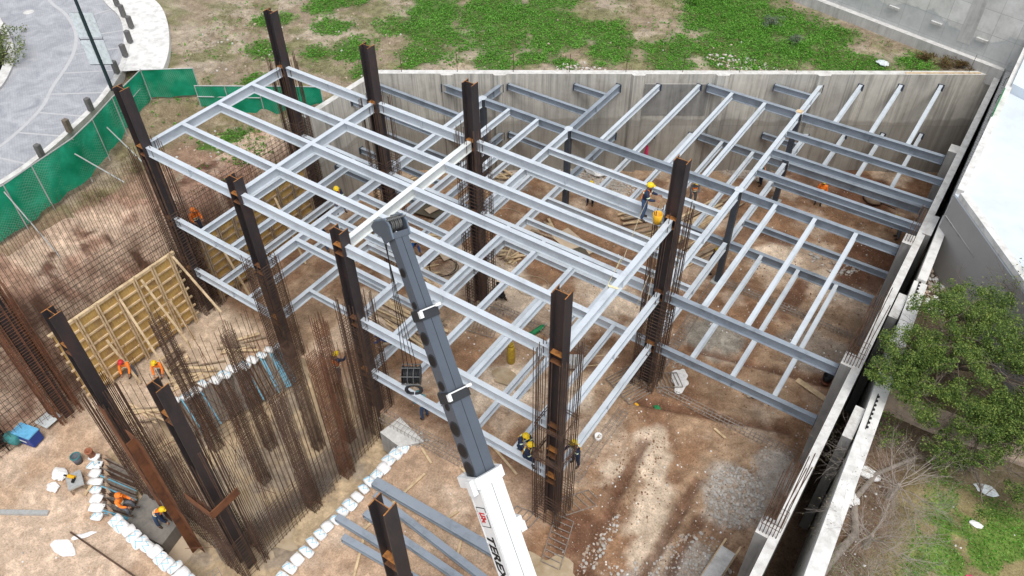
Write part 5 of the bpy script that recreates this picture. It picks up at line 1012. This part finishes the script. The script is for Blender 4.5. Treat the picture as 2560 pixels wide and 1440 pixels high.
def crumple(x, y, r, mat, label, name='sack', z=0, sc=(1, .7, .35)):
    mb = MB(); n = 14; vs = []; fs = []
    for i in range(7):
        ph = math.pi * (i / 6 - .5)
        for j in range(n): a_ = 2 * math.pi * j / n; rr = r * (1 + .45 * (random.random() - .5)); vs.append((x + rr * sc[0] * math.cos(ph) * math.cos(a_), y + rr * sc[1] * math.cos(ph) * math.sin(a_), gz(x, y) + z + r * sc[2] * (1 + math.sin(ph)) * random.uniform(.8, 1.1)))
    fs = [(i * n + j, i * n + (j + 1) % n, (i + 1) * n + (j + 1) % n, (i + 1) * n + j) for i in range(6) for j in range(n)]; mb.add(vs, fs); return tag(mb.build(name, MAT[mat]), label, name.replace('_', ' '))
crumple(2.7, -10.1, .38, 'sandbag', 'crumpled white sack with pink print beside the work stand')
crumple(3.0, -10.6, .3, 'sandbag', 'smaller crumpled white and blue sack below the larger one')
crumple(10.8, 20.4, .55, 'sandbag', 'heap of white and blue cement sacks by the retaining wall', sc=(1.2, .8, .35)); crumple(10.2, 20.7, .35, 'sack_blue', 'blue printed sack on the heap by the retaining wall')
crumple(9.9, 7.55, .3, 'blue_cloth', 'bright blue cloth hanging at the foot of the reddish column', 'cloth', .4, (.6, .6, 1.0))
crumple(30.2, 4.5, .35, 'sandbag', 'dirty white rag on the soil right of the boundary wall', 'rag'); crumple(29.85, 3.2, .45, 'sandbag', 'dirty white sack against the outer side of the boundary wall'); crumple(33.6, 6.1, .35, 'panel_white', 'white sheet of plastic lying under the tree', 'plastic_sheet', 0, (1, .6, .15)); crumple(33.6, 4.6, .2, 'sandbag', 'small crumpled paper on the garden grass', 'paper', 0, (1, .6, .2)); crumple(33.9, 2.6, .22, 'pink', 'faded pink scrap lying on the garden grass', 'scrap', 0, (1, .5, .1))
crumple(22.9, 30.4, .35, 'panel_white', 'white plastic bag caught behind the retaining wall top', 'plastic_bag'); crumple(21.7, 7.0, .17, 'cyl_green', 'green plastic bag at the foot of the bucket column', 'plastic_bag'); crumple(20.9, 6.6, .1, 'yellow', 'small yellow tool pouch at the foot of the bucket column', 'pouch')
crumple(13.1, 22.1, .2, 'pink', 'bright pink cloth hanging on the retaining wall', 'cloth', 1.2, (.6, .3, 2.2))
t = empty('gas_cylinder', (14.75, 7.6, .15), 'green gas cylinder lying on the soil', 'gas cylinder', 'gas cylinders'); a = V(14.6, 6.95, .17); b = V(14.95, 8.3, .19); d = (b - a).normalized()
mb = MB(); mb.lathe(a, [(.08, 0), (.125, .05), (.125, 1.15), (.09, 1.28), (.04, 1.33)], 16, d); part(mb, 'tank', MAT['cyl_green'], t, True); mb = MB(); mb.tube([b, b + d * .12], .03, 6); mb.tube([b + d * .08 - V(.06, 0, 0), b + d * .08 + V(.06, 0, 0)], .02, 5); part(mb, 'valve', MAT['galv'], t)
t = empty('gas_cylinder', (14.85, 5.5, .1), 'yellow gas cylinder standing upright on the soil', 'gas cylinder', 'gas cylinders'); mb = MB(); mb.lathe((14.85, 5.5, .08), [(.17, 0), (.19, .05), (.19, .95), (.15, 1.06), (.12, 1.08)], 18); part(mb, 'tank', MAT['cyl_yellow'], t, True); mb = MB(); mb.lathe((14.85, 5.5, 1.14), [(.12, 0), (.12, .2), (.105, .2), (.105, .02)], 14); part(mb, 'collar', MAT['cyl_yellow'], t, True)
t = empty('bucket', (27.45, 12.5, 0), 'black bucket with a reddish base near the right wall', 'bucket'); mb = MB(); mb.lathe((27.45, 12.5, .05), [(.19, 0), (.2, .16), (.2, .17)], 16); part(mb, 'base', MAT['rust_pipe'], t, True); mb = MB(); mb.lathe((27.45, 12.5, .2), [(.2, 0), (.23, .34), (.2, .34), (.17, .06)], 16); part(mb, 'pail', MAT['black'], t, True)
t = empty('bucket', (20.15, 7.45, 9.8), 'yellow plastic bucket hanging beside the dark column', 'bucket'); mb = MB(); mb.lathe((20.22, 7.45, Z3 - .1), [(.15, 0), (.19, .42), (.175, .42), (.14, .05)], 18); part(mb, 'pail', MAT['yellow'], t, True); mb = MB(); mb.tube([(20.22 + .18 * math.cos(a_), 7.45, Z3 + .32 + .24 * math.sin(a_)) for a_ in np.linspace(0, math.pi, 10)], .01, 4); part(mb, 'handle', MAT['galv'], t)
mb = MB(); mb.lathe((20.4, 4.0, .02), [(.14, 0), (.17, .33), (.15, .33), (.12, .04)], 14); tag(mb.build('paint_pail', MAT['sandbag'], None, True), 'white pail standing on the soil below the right hand top girder', 'pail')
t = empty('wheelbarrow', (25.4, 26.9, gz(25.4, 26.9)), 'upturned pale wheelbarrow tray with dark handles near the right wall', 'wheelbarrow'); g_ = gz(25.4, 26.9)
mb = MB(); mb.lathe((25.3, 27.0, g_ + .1), [(.55, 0), (.6, .12), (.42, .3), (.1, .34)], 14); part(mb, 'tray', MAT['timber_old'], t, True)
for s_ in (-.25, .25): mb = MB(); mb.tube([(25.6, 26.9 + s_, g_ + .25), (26.6, 26.7 + s_, g_ + .3)], .025, 5); part(mb, 'handle', MAT['black'], t)
t = empty('wheelbarrow', (17.5, 7.0, 0), 'grey wheelbarrow with debris behind the front centre column', 'wheelbarrow'); mb = MB(); mb.obox((17.4, 6.9, .4), V(.4, .25, 0), V(-.18, .28, 0), V(0, 0, .12)); part(mb, 'tray', MAT['galv'], t); mb = MB(); mb.lathe((16.9, 6.5, .18), [(.16, 0), (.18, .03), (.18, .06), (.16, .08)], 12, (-.5, .8, 0)); part(mb, 'wheel', MAT['black'], t)
for s_ in (-1, 1): mb = MB(); mb.tube([V(17.6, 7.0, .35) + V(-.15, .22, 0) * s_, V(18.6, 7.7, .55) + V(-.15, .22, 0) * s_], .02, 5); part(mb, 'handle', MAT['timber'], t)
for i, (x, y, r, lab) in enumerate([(8.1, 8.9, .8, 'loose coil of cable on the sand left of centre'), (12.8, 10.4, .8, 'single loop of cable on the sand in the centre'), (8.5, 14.2, .9, 'thin cable loop near the upper middle of the pit')]):
    mb = MB(); n_ = 90 if i == 0 else 30; mb.tube([(x + r * (1 + .12 * math.sin(j * .37)) * math.cos(j * .21), y + r * .9 * (1 + .15 * math.cos(j * .29)) * math.sin(j * .21), gz(x, y) + .06 + .001 * j) for j in range(n_)], .014, 4); tag(mb.build('cable_coil', MAT['rope' if i else 'cable'], None, True), lab, 'cable')
mb = MB(); pts = [(19.75, 7.4, Z3 + .9), (19.7, 7.1, Z3 - .4), (19.85, 5.8, 8.2), (20.0, 4.2, Z3 + .1)]; mb.tube([(19.75, 7.55, Z3 + .95), (19.6, 7.2, Z3 + .0), (19.9, 5.6, Z3 - .6), (20.3, 3.9, Z3 + .02)], .012, 4); tag(mb.build('safety_rope', MAT['rope']), 'thin rope running from the climber down to the yellow strap', 'rope')
mb = MB(); mb.bar(V(19.95, 5.2, Z3 - .4), V(20.42, 3.4, Z3 + .03), .09, .015, up=(1, 0, 0)); mb.bar(V(20.42, 3.4, Z3 + .02), V(20.8, 3.45, Z3 + .02), .09, .015); mb.bar(V(20.44, 3.42, Z3 + .02), V(20.46, 3.0, Z3 - 1.0), .08, .015, up=(1, 0, 0)); tag(mb.build('lifting_strap', MAT['strap']), 'pale yellow lifting strap looped over the top right girder', 'strap')
mb = MB(); mb.tube([(20.3, 7.2, 7.2), (20.05, 6.5, 4.6), (20.15, 6.6, 4.3), (20.4, 7.1, 4.9), (20.35, 7.5, 7.0)], .012, 4); tag(mb.build('hanging_rope', MAT['rope'], None, True), 'thin rope loop dangling in front of the bucket column', 'rope')
mb = MB()    # white spilled powder and reflective water
def spill(name, cx, cy, rx, ry, seed, mat, label, rot=0, z=.09):
    ps = []
    for i in range(48):
        t_ = 2 * math.pi * i / 48; r = 1 + 1.1 * (float(fbm(math.cos(t_) * 1.5 + 5, math.sin(t_) * 1.5 + 5, 1.6, seed, 3)) - .5); x = rx * r * math.cos(t_); y = ry * r * math.sin(t_); ps.append((cx + x * math.cos(rot) - y * math.sin(rot), cy + x * math.sin(rot) + y * math.cos(rot)))
    mb = MB(); c0 = gz(cx, cy); mb.add([(cx, cy, c0 + z)] + [(x, y, gz(x, y) + z * .5) for x, y in ps], [(0, i + 1, (i + 1) % 48 + 1) for i in range(48)]); o = mb.build(name, MAT[mat]); tag(o, label, 'spill', kind='stuff')
spill('powder_spill', 5.75, -11.95, .55, .28, 3, 'white_powder', 'white powder spilled on the sand at the lower left', .2); spill('powder_spill', 5.9, -11.2, .5, .13, 5, 'white_powder', 'thin tail of spilled white powder', .9)
spill('plastic_film', 21.95, 8.9, .42, .7, 8, 'white_powder', 'bright white film of water and plastic beside the bucket column', .3, .14)
spill('powder_spill', 11.2, -12.0, 1.2, .5, 9, 'white_powder', 'broad white patch of powder by the long steel angle', 0)
# rubble
def rock(r, seed):
    bm = bmesh.new(); bmesh.ops.create_icosphere(bm, subdivisions=1, radius=r); q = random.Random(seed)
    for v in bm.verts: v.co *= q.uniform(.65, 1.25)
    return bm
def scatter_rocks(name, spots, label, mats, kind='stuff'):
    mb = MB(); protos = []
    for s_ in range(6): bm = rock(1, s_); bm.verts.ensure_lookup_table(); protos.append(([v.co.copy() for v in bm.verts], [tuple(v.index for v in f.verts) for f in bm.faces])); bm.free()
    for (cx, cy, rx, ry, n, r0, r1) in spots:
        a_ = rng.random(n) * 6.283; q = np.sqrt(rng.random(n)); XX = cx + rx * q * np.cos(a_); YY = cy + ry * q * np.sin(a_); ZZ = H(XX, YY); RR = r0 + (r1 - r0) * rng.random(n) ** 3; BAD = inpoly(XX, YY, SUMP) & (cx > 13)
        for i in range(n):
            if BAD[i]: continue
            vs, fs = protos[i % 6]; r = float(RR[i]); R = Matrix.Rotation(random.random() * 6, 3, 'Z'); mb.add([tuple((R @ v) * r + V(XX[i], YY[i], ZZ[i] + r * .3)) for v in vs], fs, random.randrange(len(mats)))
    return tag(mb.build(name, [MAT[m_] for m_ in mats]), label, 'rubble', kind=kind)
scatter_rocks('rubble', [(26.4, 4.6, 1.2, 1.4, 1700, .008, .085), (27.1, 6.6, .8, 1.6, 700, .008, .05), (26.4, .4, 1.5, 2.2, 1300, .008, .08), (25.0, -1.2, 1.5, 1.2, 600, .008, .08), (10.7, 20.2, 2.8, 1.3, 900, .02, .10), (17.2, 26, 2.8, 1.0, 500, .02, .10), (22.9, -.2, .35, 1.6, 160, .02, .09), (25.2, 20.5, 1.3, .8, 200, .02, .14), (21.1, 9.8, .5, .4, 60, .02, .06), (13.8, -.3, .8, .4, 80, .02, .09)], 'grey broken stones and gravel spread over parts of the pit floor', ['rubble_grey', 'rubble_grey', 'rubble_tan'])
scatter_rocks('loose_stones', [(24, 12, 3.8, 15, 900, .01, .05), (16, 10, 5, 8, 500, .01, .05), (17, -2, 3, 2.5, 60, .01, .04), (23, 0, 4, 5, 400, .01, .05), (5, -12, 5, 2, 120, .01, .05), (8, 6, 6, 8, 300, .01, .05)], 'small pale stones scattered thinly over the soil of the pit', ['rubble_tan', 'sandbag', 'rubble_grey'])
scatter_rocks('soil_clods', [(24, 3, 3.6, 6, 1300, .01, .04), (24.5, 18, 3, 9, 900, .01, .05), (15, 12, 6, 7, 700, .01, .04), (22.5, 2, .8, 4, 500, .01, .05), (18, 4, 2.5, 3, 200, .01, .03)], 'brown clods of loose earth strewn over the pit floor', ['clod'])
scatter_rocks('field_stones', [(0, 16, 9, 6, 200, .02, .09), (12, 24, 8, 5, 80, .02, .09), (-9, 12, 3, 3, 80, .03, .1), (-2.8, 4.8, 2.0, 3.0, 120, .03, .09)], 'pale stones lying in the grassy field behind the wall', ['rubble_tan', 'rubble_tan', 'rubble_grey'])
scatter_rocks('garden_litter', [(33.5, 2.5, 3, 3, 60, .01, .04), (30.4, 1, .7, 4, 120, .01, .05), (30.0, 15.2, .9, 1.6, 300, .04, .13)], 'pale litter and stones on the ground right of the boundary wall', ['sandbag', 'rubble_tan', 'rubble_grey'])
t = empty('concrete_slab', (26.2, .5, 0), 'pale concrete slab leaning on battens beside the right wall at the bottom', 'slab')
mb = MB(); c = V(27.0, .55, .6); mb.obox(c, V(.28, -.02, 0), V(.12, 1.5, 0), V(0, 0, .06)); part(mb, 'slab', MAT['concrete_pale'], t)
for s_ in (-.3, .3): mb = MB(); mb.bar(c + V(s_ - .13, -1.7, -.09), c + V(s_ + .15, 1.95, -.09), .07, .05); part(mb, 'batten', MAT['timber'], t)
# ---------------- vegetation ----------------
def leafmat(name, cols, rough=.6, trans=.25, sc=1.2):
    k = NM(name, rough, 0, .25); oi = k.attr('shade').outputs['Fac']; f = k.math('ADD', k.math('MULTIPLY', oi, .6), k.math('MULTIPLY', k.noise(sc, 3), .4)); c = k.ramp(f, [(.2 + .6 * i / (len(cols) - 1), q) for i, q in enumerate(cols)]); k.col(c)
    tr = k.n('ShaderNodeBsdfTranslucent'); k.l(c, tr.inputs[0]); ms = k.n('ShaderNodeMixShader'); ms.inputs[0].default_value = trans; k.l(k.b.outputs[0], ms.inputs[1]); k.l(tr.outputs[0], ms.inputs[2]); k.l(ms.outputs[0], k.t.nodes['Material Output'].inputs[0]); MAT[name] = k.m
leafmat('leaf_tree', [(.025, .06, .014), (.07, .13, .025), (.15, .22, .045), (.28, .35, .08)]); leafmat('leaf_sparse', [(.08, .11, .04), (.15, .19, .07), (.24, .27, .11)]); leafmat('leaf_weed', [(.03, .12, .008), (.08, .24, .02), (.14, .38, .04), (.26, .52, .10)], sc=.6)
leafmat('leaf_brown', [(.10, .06, .03), (.17, .10, .04), (.14, .15, .04)]); leafmat('leaf_dry', [(.17, .14, .07), (.28, .22, .12), (.20, .22, .08)]); leafmat('leaf_grey', [(.12, .16, .10), (.2, .25, .17)])
def leaves(name, C, size, mat, parent=None, flat=.5, seed=1, asp=.5):
    """C: n x 3 centres, size: n or scalar; each leaf is a small tilted rhombus"""
    r = np.random.default_rng(seed); n = len(C); size = np.broadcast_to(size, (n,)) * r.uniform(.6, 1.3, n)
    a = r.normal(size=(n, 3)); a[:, 2] *= .6; a /= np.linalg.norm(a, axis=1)[:, None]; nn = r.normal(size=(n, 3)) * (1 - flat); nn[:, 2] += flat * 2; b = np.cross(nn, a); b /= np.linalg.norm(b, axis=1)[:, None] + 1e-9
    P = np.stack([C - a * size[:, None] * .5, C + b * size[:, None] * asp * .5, C + a * size[:, None] * .5, C - b * size[:, None] * asp * .5], 1).reshape(-1, 3)
    me = bpy.data.meshes.new(name); me.vertices.add(4 * n); me.vertices.foreach_set('co', P.ravel().astype(np.float32)); me.loops.add(4 * n); me.loops.foreach_set('vertex_index', np.arange(4 * n, dtype=np.int32)); me.polygons.add(n); me.polygons.foreach_set('loop_start', np.arange(0, 4 * n, 4, dtype=np.int32)); me.polygons.foreach_set('loop_total', np.full(n, 4, np.int32)); me.update(calc_edges=True)
    at = me.attributes.new('shade', 'FLOAT', 'FACE'); at.data.foreach_set('value', r.uniform(0, 1, n).astype(np.float32)); me.materials.append(MAT[mat]); o = bpy.data.objects.new(name, me); COL.objects.link(o)
    if parent: o.parent = parent; o.matrix_parent_inverse = Matrix.Translation(parent.location).inverted()
    return o
def clump_pts(cs, per, r, rg):   # cs: m x 3 clump centres -> points near the surface of each clump
    m_ = len(cs); d = rg.normal(size=(m_, per, 3)); d /= np.linalg.norm(d, axis=2)[..., None]; q = rg.uniform(.45, 1, (m_, per, 1)); rr = np.broadcast_to(np.asarray(r).reshape(-1, 1, 1), (m_, 1, 1))
    return (cs[:, None] + d * q * rr * np.array([1, 1, .75])).reshape(-1, 3)
# weeds of the field: many low leafy plants that read as one cover
rg = np.random.default_rng(5); N = 34000; X = rg.uniform(-14, 27, N * 3); Y = rg.uniform(3, 40, N * 3)
g = green_amt(X, Y) + .05 * (fbm(X, Y, 1.3, 4) > .5) ; ok = (rg.random(N * 3) < g * (.45 + .9 * (fbm(X, Y, .8, 93, 3) > .47))) & ((Y > wall_y(X) + .6) | (X < -.8)) & (Y < 35.1 - .28 * (X - 15.8)) & ~((X > -8.5) & (X < 0) & (Y < 6.8 + .66 * (X + 5.9)) & (Y > 3) & (rg.random(N * 3) > .5))
X = X[ok][:26000]; Y = Y[ok][:26000]; Z = H(X, Y); lush = fbm(X, Y, 3, 97, 3) + .10 * ((X > 10.5) & (X < 19) & (Y > 25)); rad = np.clip(.05 + .34 * (lush - .35) * rg.uniform(.3, 1.9, len(X)), .05, .42)
cs = np.stack([X, Y, Z + rad * .5], 1); P = clump_pts(cs, 13, rad, rg); tag(leaves('weed_cover', P, .075, 'leaf_weed', None, .55, 3, .6), 'bright green weeds covering patches of the field behind the retaining wall', 'weeds', kind='stuff')
# dry grass tufts
X = rg.uniform(-14, 27, 24000); Y = rg.uniform(1, 40, 24000); ok = (rg.random(24000) < .55 * (fbm(X, Y, 1.1, 16, 5) > .50) + .6 * sst(-9, -11.5, X) * sst(19, 14, Y)) & ((Y > wall_y(X) + .5) | (X < -.9)) & (Y < 35.1 - .28 * (X - 15.8)) & ~((X < -8.6) & (Y < 9 + .0 * X)) & (np.hypot(X + 22, Y - 4) > 12.2)
X = X[ok]; Y = Y[ok]; Z = H(X, Y); kx = np.array([[p.x, p.y] for p in offs(kw, 2.9)]); dmin = np.min(np.hypot(X[:, None] - kx[None, :, 0], Y[:, None] - kx[None, :, 1]), 1); keep = (dmin > .4) & ~((X < -12) & (Y < 12.6 + (-12 - X) * .45)); X, Y, Z = X[keep], Y[keep], Z[keep]
P = clump_pts(np.stack([X, Y, Z + .08], 1), 5, .12, rg); tag(leaves('dry_grass', P, .13, 'leaf_dry', None, .15, 7, .22), 'dry yellowish grass tufts scattered over the bare field', 'grass', kind='stuff')
# brown bush in the far corner, big grey-green shrubs
for i, (x, y, r, mt, lab) in enumerate([(25.9, 32.0, .55, 'leaf_brown', 'reddish brown bush at the far right end of the retaining wall'), (26.6, 32.4, .4, 'leaf_brown', 'small reddish brown bush touching the footing of the concrete building'), (24.6, 32.2, .45, 'leaf_brown', 'brownish bush left of the far corner'), (15.9, 31.4, .5, 'leaf_grey', 'grey green shrub among the bright weeds at the upper right'), (18.0, 30.2, .45, 'leaf_grey', 'second grey green shrub among the bright weeds'), (10.8, 31.6, .55, 'leaf_weed', 'round dark green bush beside the bare soil at the top'), (-5.6, -.4, .0, 'leaf_dry', '')]):
    if r == 0: continue
    t = empty('bush', (x, y, gz(x, y)), lab, 'bush'); c0 = np.array([[x + rg.normal() * r * .5, y + rg.normal() * r * .5, gz(x, y) + r * rg.uniform(.2, .9)] for _ in range(22)]); leaves('foliage', clump_pts(c0, 40, r * .4, rg), .09, mt, t, .4, 20 + i)
    mb = MB()
    for j in range(5): mb.tube([(x, y, gz(x, y) - .05), (x + rg.normal() * r * .4, y + rg.normal() * r * .4, gz(x, y) + r)], .012, 4)
    part(mb, 'stem', MAT['bark'], t)
for i, (x, y, r, lab) in enumerate([(-4.35, -.9, .5, 'straggly weed hanging below the green fence'), (-4.7, 1.6, .35, 'small weed at the foot of the green fence')]):
    t = empty('weed_plant', (x, y, 5.6), lab, 'plant'); c0 = np.array([[x + rg.normal() * r * .5, y + rg.normal() * r * .6, 5.75 + r * rg.uniform(-.3, .7)] for _ in range(20)]); leaves('foliage', clump_pts(c0, 20, r * .35, rg), .10, 'leaf_dry', t, .3, 40 + i)
    mb = MB(); [mb.tube([(x, y, 5.4), (x + rg.normal() * r * .4, y + rg.normal() * r * .4, 6.0)], .012, 4) for j in range(4)]; part(mb, 'stem', MAT['bark'], t)
for i, (x, y, lab) in enumerate([(-18.6, 3.2, 'leafy shrub on the traffic island at the left edge'), (-20.6, 4.2, 'shrub cut by the left edge above the island kerb')]):
    t = empty('bush', (x, y, RZ), lab, 'bush'); c0 = np.array([[x + rg.normal() * .7, y + rg.normal() * .7, RZ + rg.uniform(.2, .9)] for _ in range(36)]); leaves('foliage', clump_pts(c0, 36, .35, rg), .15, 'leaf_sparse', t, .4, 60 + i)
    mb = MB(); [mb.tube([(x, y, RZ), (x + rg.normal() * .5, y + rg.normal() * .5, RZ + .8)], .03, 4) for j in range(4)]; part(mb, 'stem', MAT['bark'], t)
# grass of the garden
X = rg.uniform(31.4, 39, 26000); Y = rg.uniform(-4, 6, 26000); ok = (fbm(X, Y, .9, 35, 5) > .46) & (X > 31.8 + .3 * rg.random(26000)); X, Y = X[ok], Y[ok]; P = np.stack([X, Y, H(X, Y) + rg.uniform(.0, .05, len(X))], 1); tag(leaves('garden_grass', P, .09, 'leaf_weed', None, .2, 77, .3), 'patchy bright green grass of the garden at the lower right', 'grass', kind='stuff')
def branch(mb, p, d, L, r, depth, tips, sp=.6, gr=.0, nseg=4, kids=3, rr=None):
    pts = [Vector(p)]; rad = [r]; d = Vector(d).normalized()
    for i in range(nseg):
        d = (d + V(random.uniform(-.22, .22), random.uniform(-.22, .22), random.uniform(-.18, .2) + gr)).normalized(); pts.append(pts[-1] + d * L / nseg); rad.append(r * (1 - .45 * (i + 1) / nseg))
    mb.tube(pts, rad, 5 if depth > 1 else 3)
    if depth == 0: tips.append(pts[-1]); return
    tips.append(pts[-1])
    for k_ in range(kids):
        q = pts[random.randint(1, nseg)]; dd = (d + V(random.gauss(0, sp), random.gauss(0, sp), random.gauss(.1, sp * .6))).normalized(); branch(mb, q, dd, L * random.uniform(.55, .8), r * .5, depth - 1, tips, sp, gr, nseg, kids)
def tree(base, label, blobs, mat, trunk_r, leaf, per, nclump, limbs, seed, lean=(0, 0, 1), name='leafy_tree', twigs=True, cr=.35):
    random.seed(seed); t = empty(name, base, label, 'tree'); b = V(*base); mb = MB(); tips = []
    hub = b + V(*lean); mb.tube([b - V(0, 0, .3), b.lerp(hub, .5) + V(.05, .08, 0), hub], [trunk_r * 1.25, trunk_r, trunk_r * .8], 8)
    for (c, r) in blobs:
        c = V(*c); m_ = hub.lerp(c, .5) + V(random.uniform(-.2, .2), random.uniform(-.2, .2), .15); mb.tube([hub, m_, c], [trunk_r * .6, trunk_r * .35, trunk_r * .15], 6)
        for k_ in range(limbs): branch(mb, m_.lerp(c, random.random()), V(random.gauss(0, 1), random.gauss(0, 1), random.gauss(.2, .5)), r * .9, trunk_r * .14, 2, tips, .5, 0, 3, 3)
    part(mb, 'trunk', MAT['bark'], t)
    r2 = np.random.default_rng(seed); cs = []
    for (c, r) in blobs:
        n = max(8, int(nclump * (r / 1.5) ** 2)); d = r2.normal(size=(n, 3)); d /= np.linalg.norm(d, axis=1)[:, None]; q = r2.uniform(.35, 1.05, (n, 1)) ** .7; cs.append(np.array(c) + d * q * r * np.array([1, 1, .7]))
    cs = np.concatenate(cs); cs = cs[vn(cs[:, 0], cs[:, 1] + cs[:, 2], .7, seed) > .36]
    P = clump_pts(cs, per, cr * r2.uniform(.5, 1.9, len(cs)), r2); leaves('crown', P, leaf, mat, t, .45, seed + 1, .55); return t
tree((31.2, 9.9, 4.9), 'dense bright green tree leaning over the white boundary wall at the right', [((29.7, 7.6, 8.2), .95), ((30.2, 9.2, 8.7), 1.15), ((31.2, 7.9, 8.3), 1.1), ((30.6, 10.6, 8.6), .95), ((31.9, 9.4, 8.7), 1.1), ((32.8, 8.4, 8.0), 1.15), ((29.4, 6.6, 7.9), .65), ((30.7, 6.6, 7.7), .8), ((31.6, 11.2, 8.4), .8), ((33.4, 9.8, 8.2), 1.1), ((30.1, 8.2, 7.6), .9), ((34.2, 8.6, 8.0), 1.2), ((33.0, 7.4, 7.6), 1.0), ((31.9, 7.0, 7.6), .9)], 'leaf_tree', .13, .062, 75, 330, 5, 31, (-.3, -.6, 1.8), cr=.17)
tree((32.4, 12.2, 5.0), 'thin half bare tree with airy greyish foliage in front of the grey facade', [((31.9, 12.8, 8.8), .9), ((32.7, 12.6, 9.1), 1.0), ((33.4, 11.6, 8.8), 1.0), ((32.9, 13.4, 9.0), .8)], 'leaf_sparse', .07, .085, 16, 34, 7, 47, (0, .2, 2.2), name='sparse_tree', cr=.25)
tree((32.6, 6.4, 4.9), 'lower spreading green tree above the garden path at the right edge', [((32.6, 6.7, 7.2), .9), ((33.5, 6.6, 7.3), .95), ((33.3, 5.4, 7.0), .8), ((34.3, 5.6, 7.0), .9), ((32.0, 5.6, 6.6), .7), ((34.2, 7.6, 7.4), .9), ((31.3, 6.6, 7.0), .6), ((33.3, 4.4, 6.6), .55)], 'leaf_tree', .10, .062, 70, 260, 5, 53, (.1, -.1, 1.2), cr=.17)
tree((29.9, 6.8, 5.1), 'small dark green shrub between the boundary wall and the trees', [((30.1, 6.2, 6.0), .5), ((30.5, 5.7, 5.9), .45)], 'leaf_tree', .04, .09, 30, 40, 2, 59, (0, 0, .5), name='shrub', cr=.22)
def bare_tree(base, label, n, L, seed, spread=.7, grass='leaf_dry', ln=800, lean=(0, 0, .8), tr=.10):
    random.seed(seed); t = empty('bare_tree', base, label, 'tree'); mb = MB(); tips = []; b = V(*base); hub = b + V(*lean); mb.tube([b - V(0, 0, .2), b.lerp(hub, .5), hub], [tr * 1.1, tr, tr * .7], 7); part(mb, 'trunk', MAT['bark_pale'], t)
    mb = MB()
    for i in range(int(n * 1.8)): a_ = 6.283 * i / n / 1.8 + random.uniform(-.3, .3); branch(mb, b.lerp(hub, random.uniform(.5, 1)), V(math.cos(a_), math.sin(a_), random.uniform(.1, .9)), L * random.uniform(.8, 1.1), .015, 3, tips, .6, -.02, 4, 4)
    part(mb, 'branches', MAT['bark_pale'], t); T_ = np.array([tuple(p) for p in tips]); r2 = np.random.default_rng(seed); T_ = T_[r2.integers(0, len(T_), ln)] + r2.normal(size=(ln, 3)) * .14; leaves('dry_leaves', T_, .075, grass, t, .2, seed, .3)
bare_tree((30.9, 1.9, 5.1), 'grey leafless bush with tangled twigs at the lower right', 9, 1.25, 71)
bare_tree((31.0, 4.0, 5.1), 'grey leafless bush with long curved twigs above the lower one', 9, 1.35, 73, lean=(.1, .2, .8))
bare_tree((31.3, .2, 5.1), 'dry shrub with olive twigs at the bottom edge right of the wall', 8, 1.0, 79, grass='leaf_sparse', ln=1600)
mb = MB(); mb.tube([(31.3, 5.9, 5.5), (30.4, 4.6, 5.35), (30.1, 3.3, 5.3), (30.5, 2.1, 5.3), (30.2, .9, 5.25), (29.95, -.4, 5.2)], [.06, .08, .10, .12, .12, .13], 8); tag(mb.build('fallen_trunk', MAT['bark_pale'], None, True), 'pale crooked trunk lying along the outside of the boundary wall', 'log')
# garden path and neighbour's drive
sheet('garden_path', [(29.6, 7.5), (31.2, 7.45), (34.5, 7.75), (44, 8.9), (44, 9.9), (34.4, 8.75), (31.0, 8.55), (29.6, 8.6)], 5.42, MAT['rubble_tan'], .3)
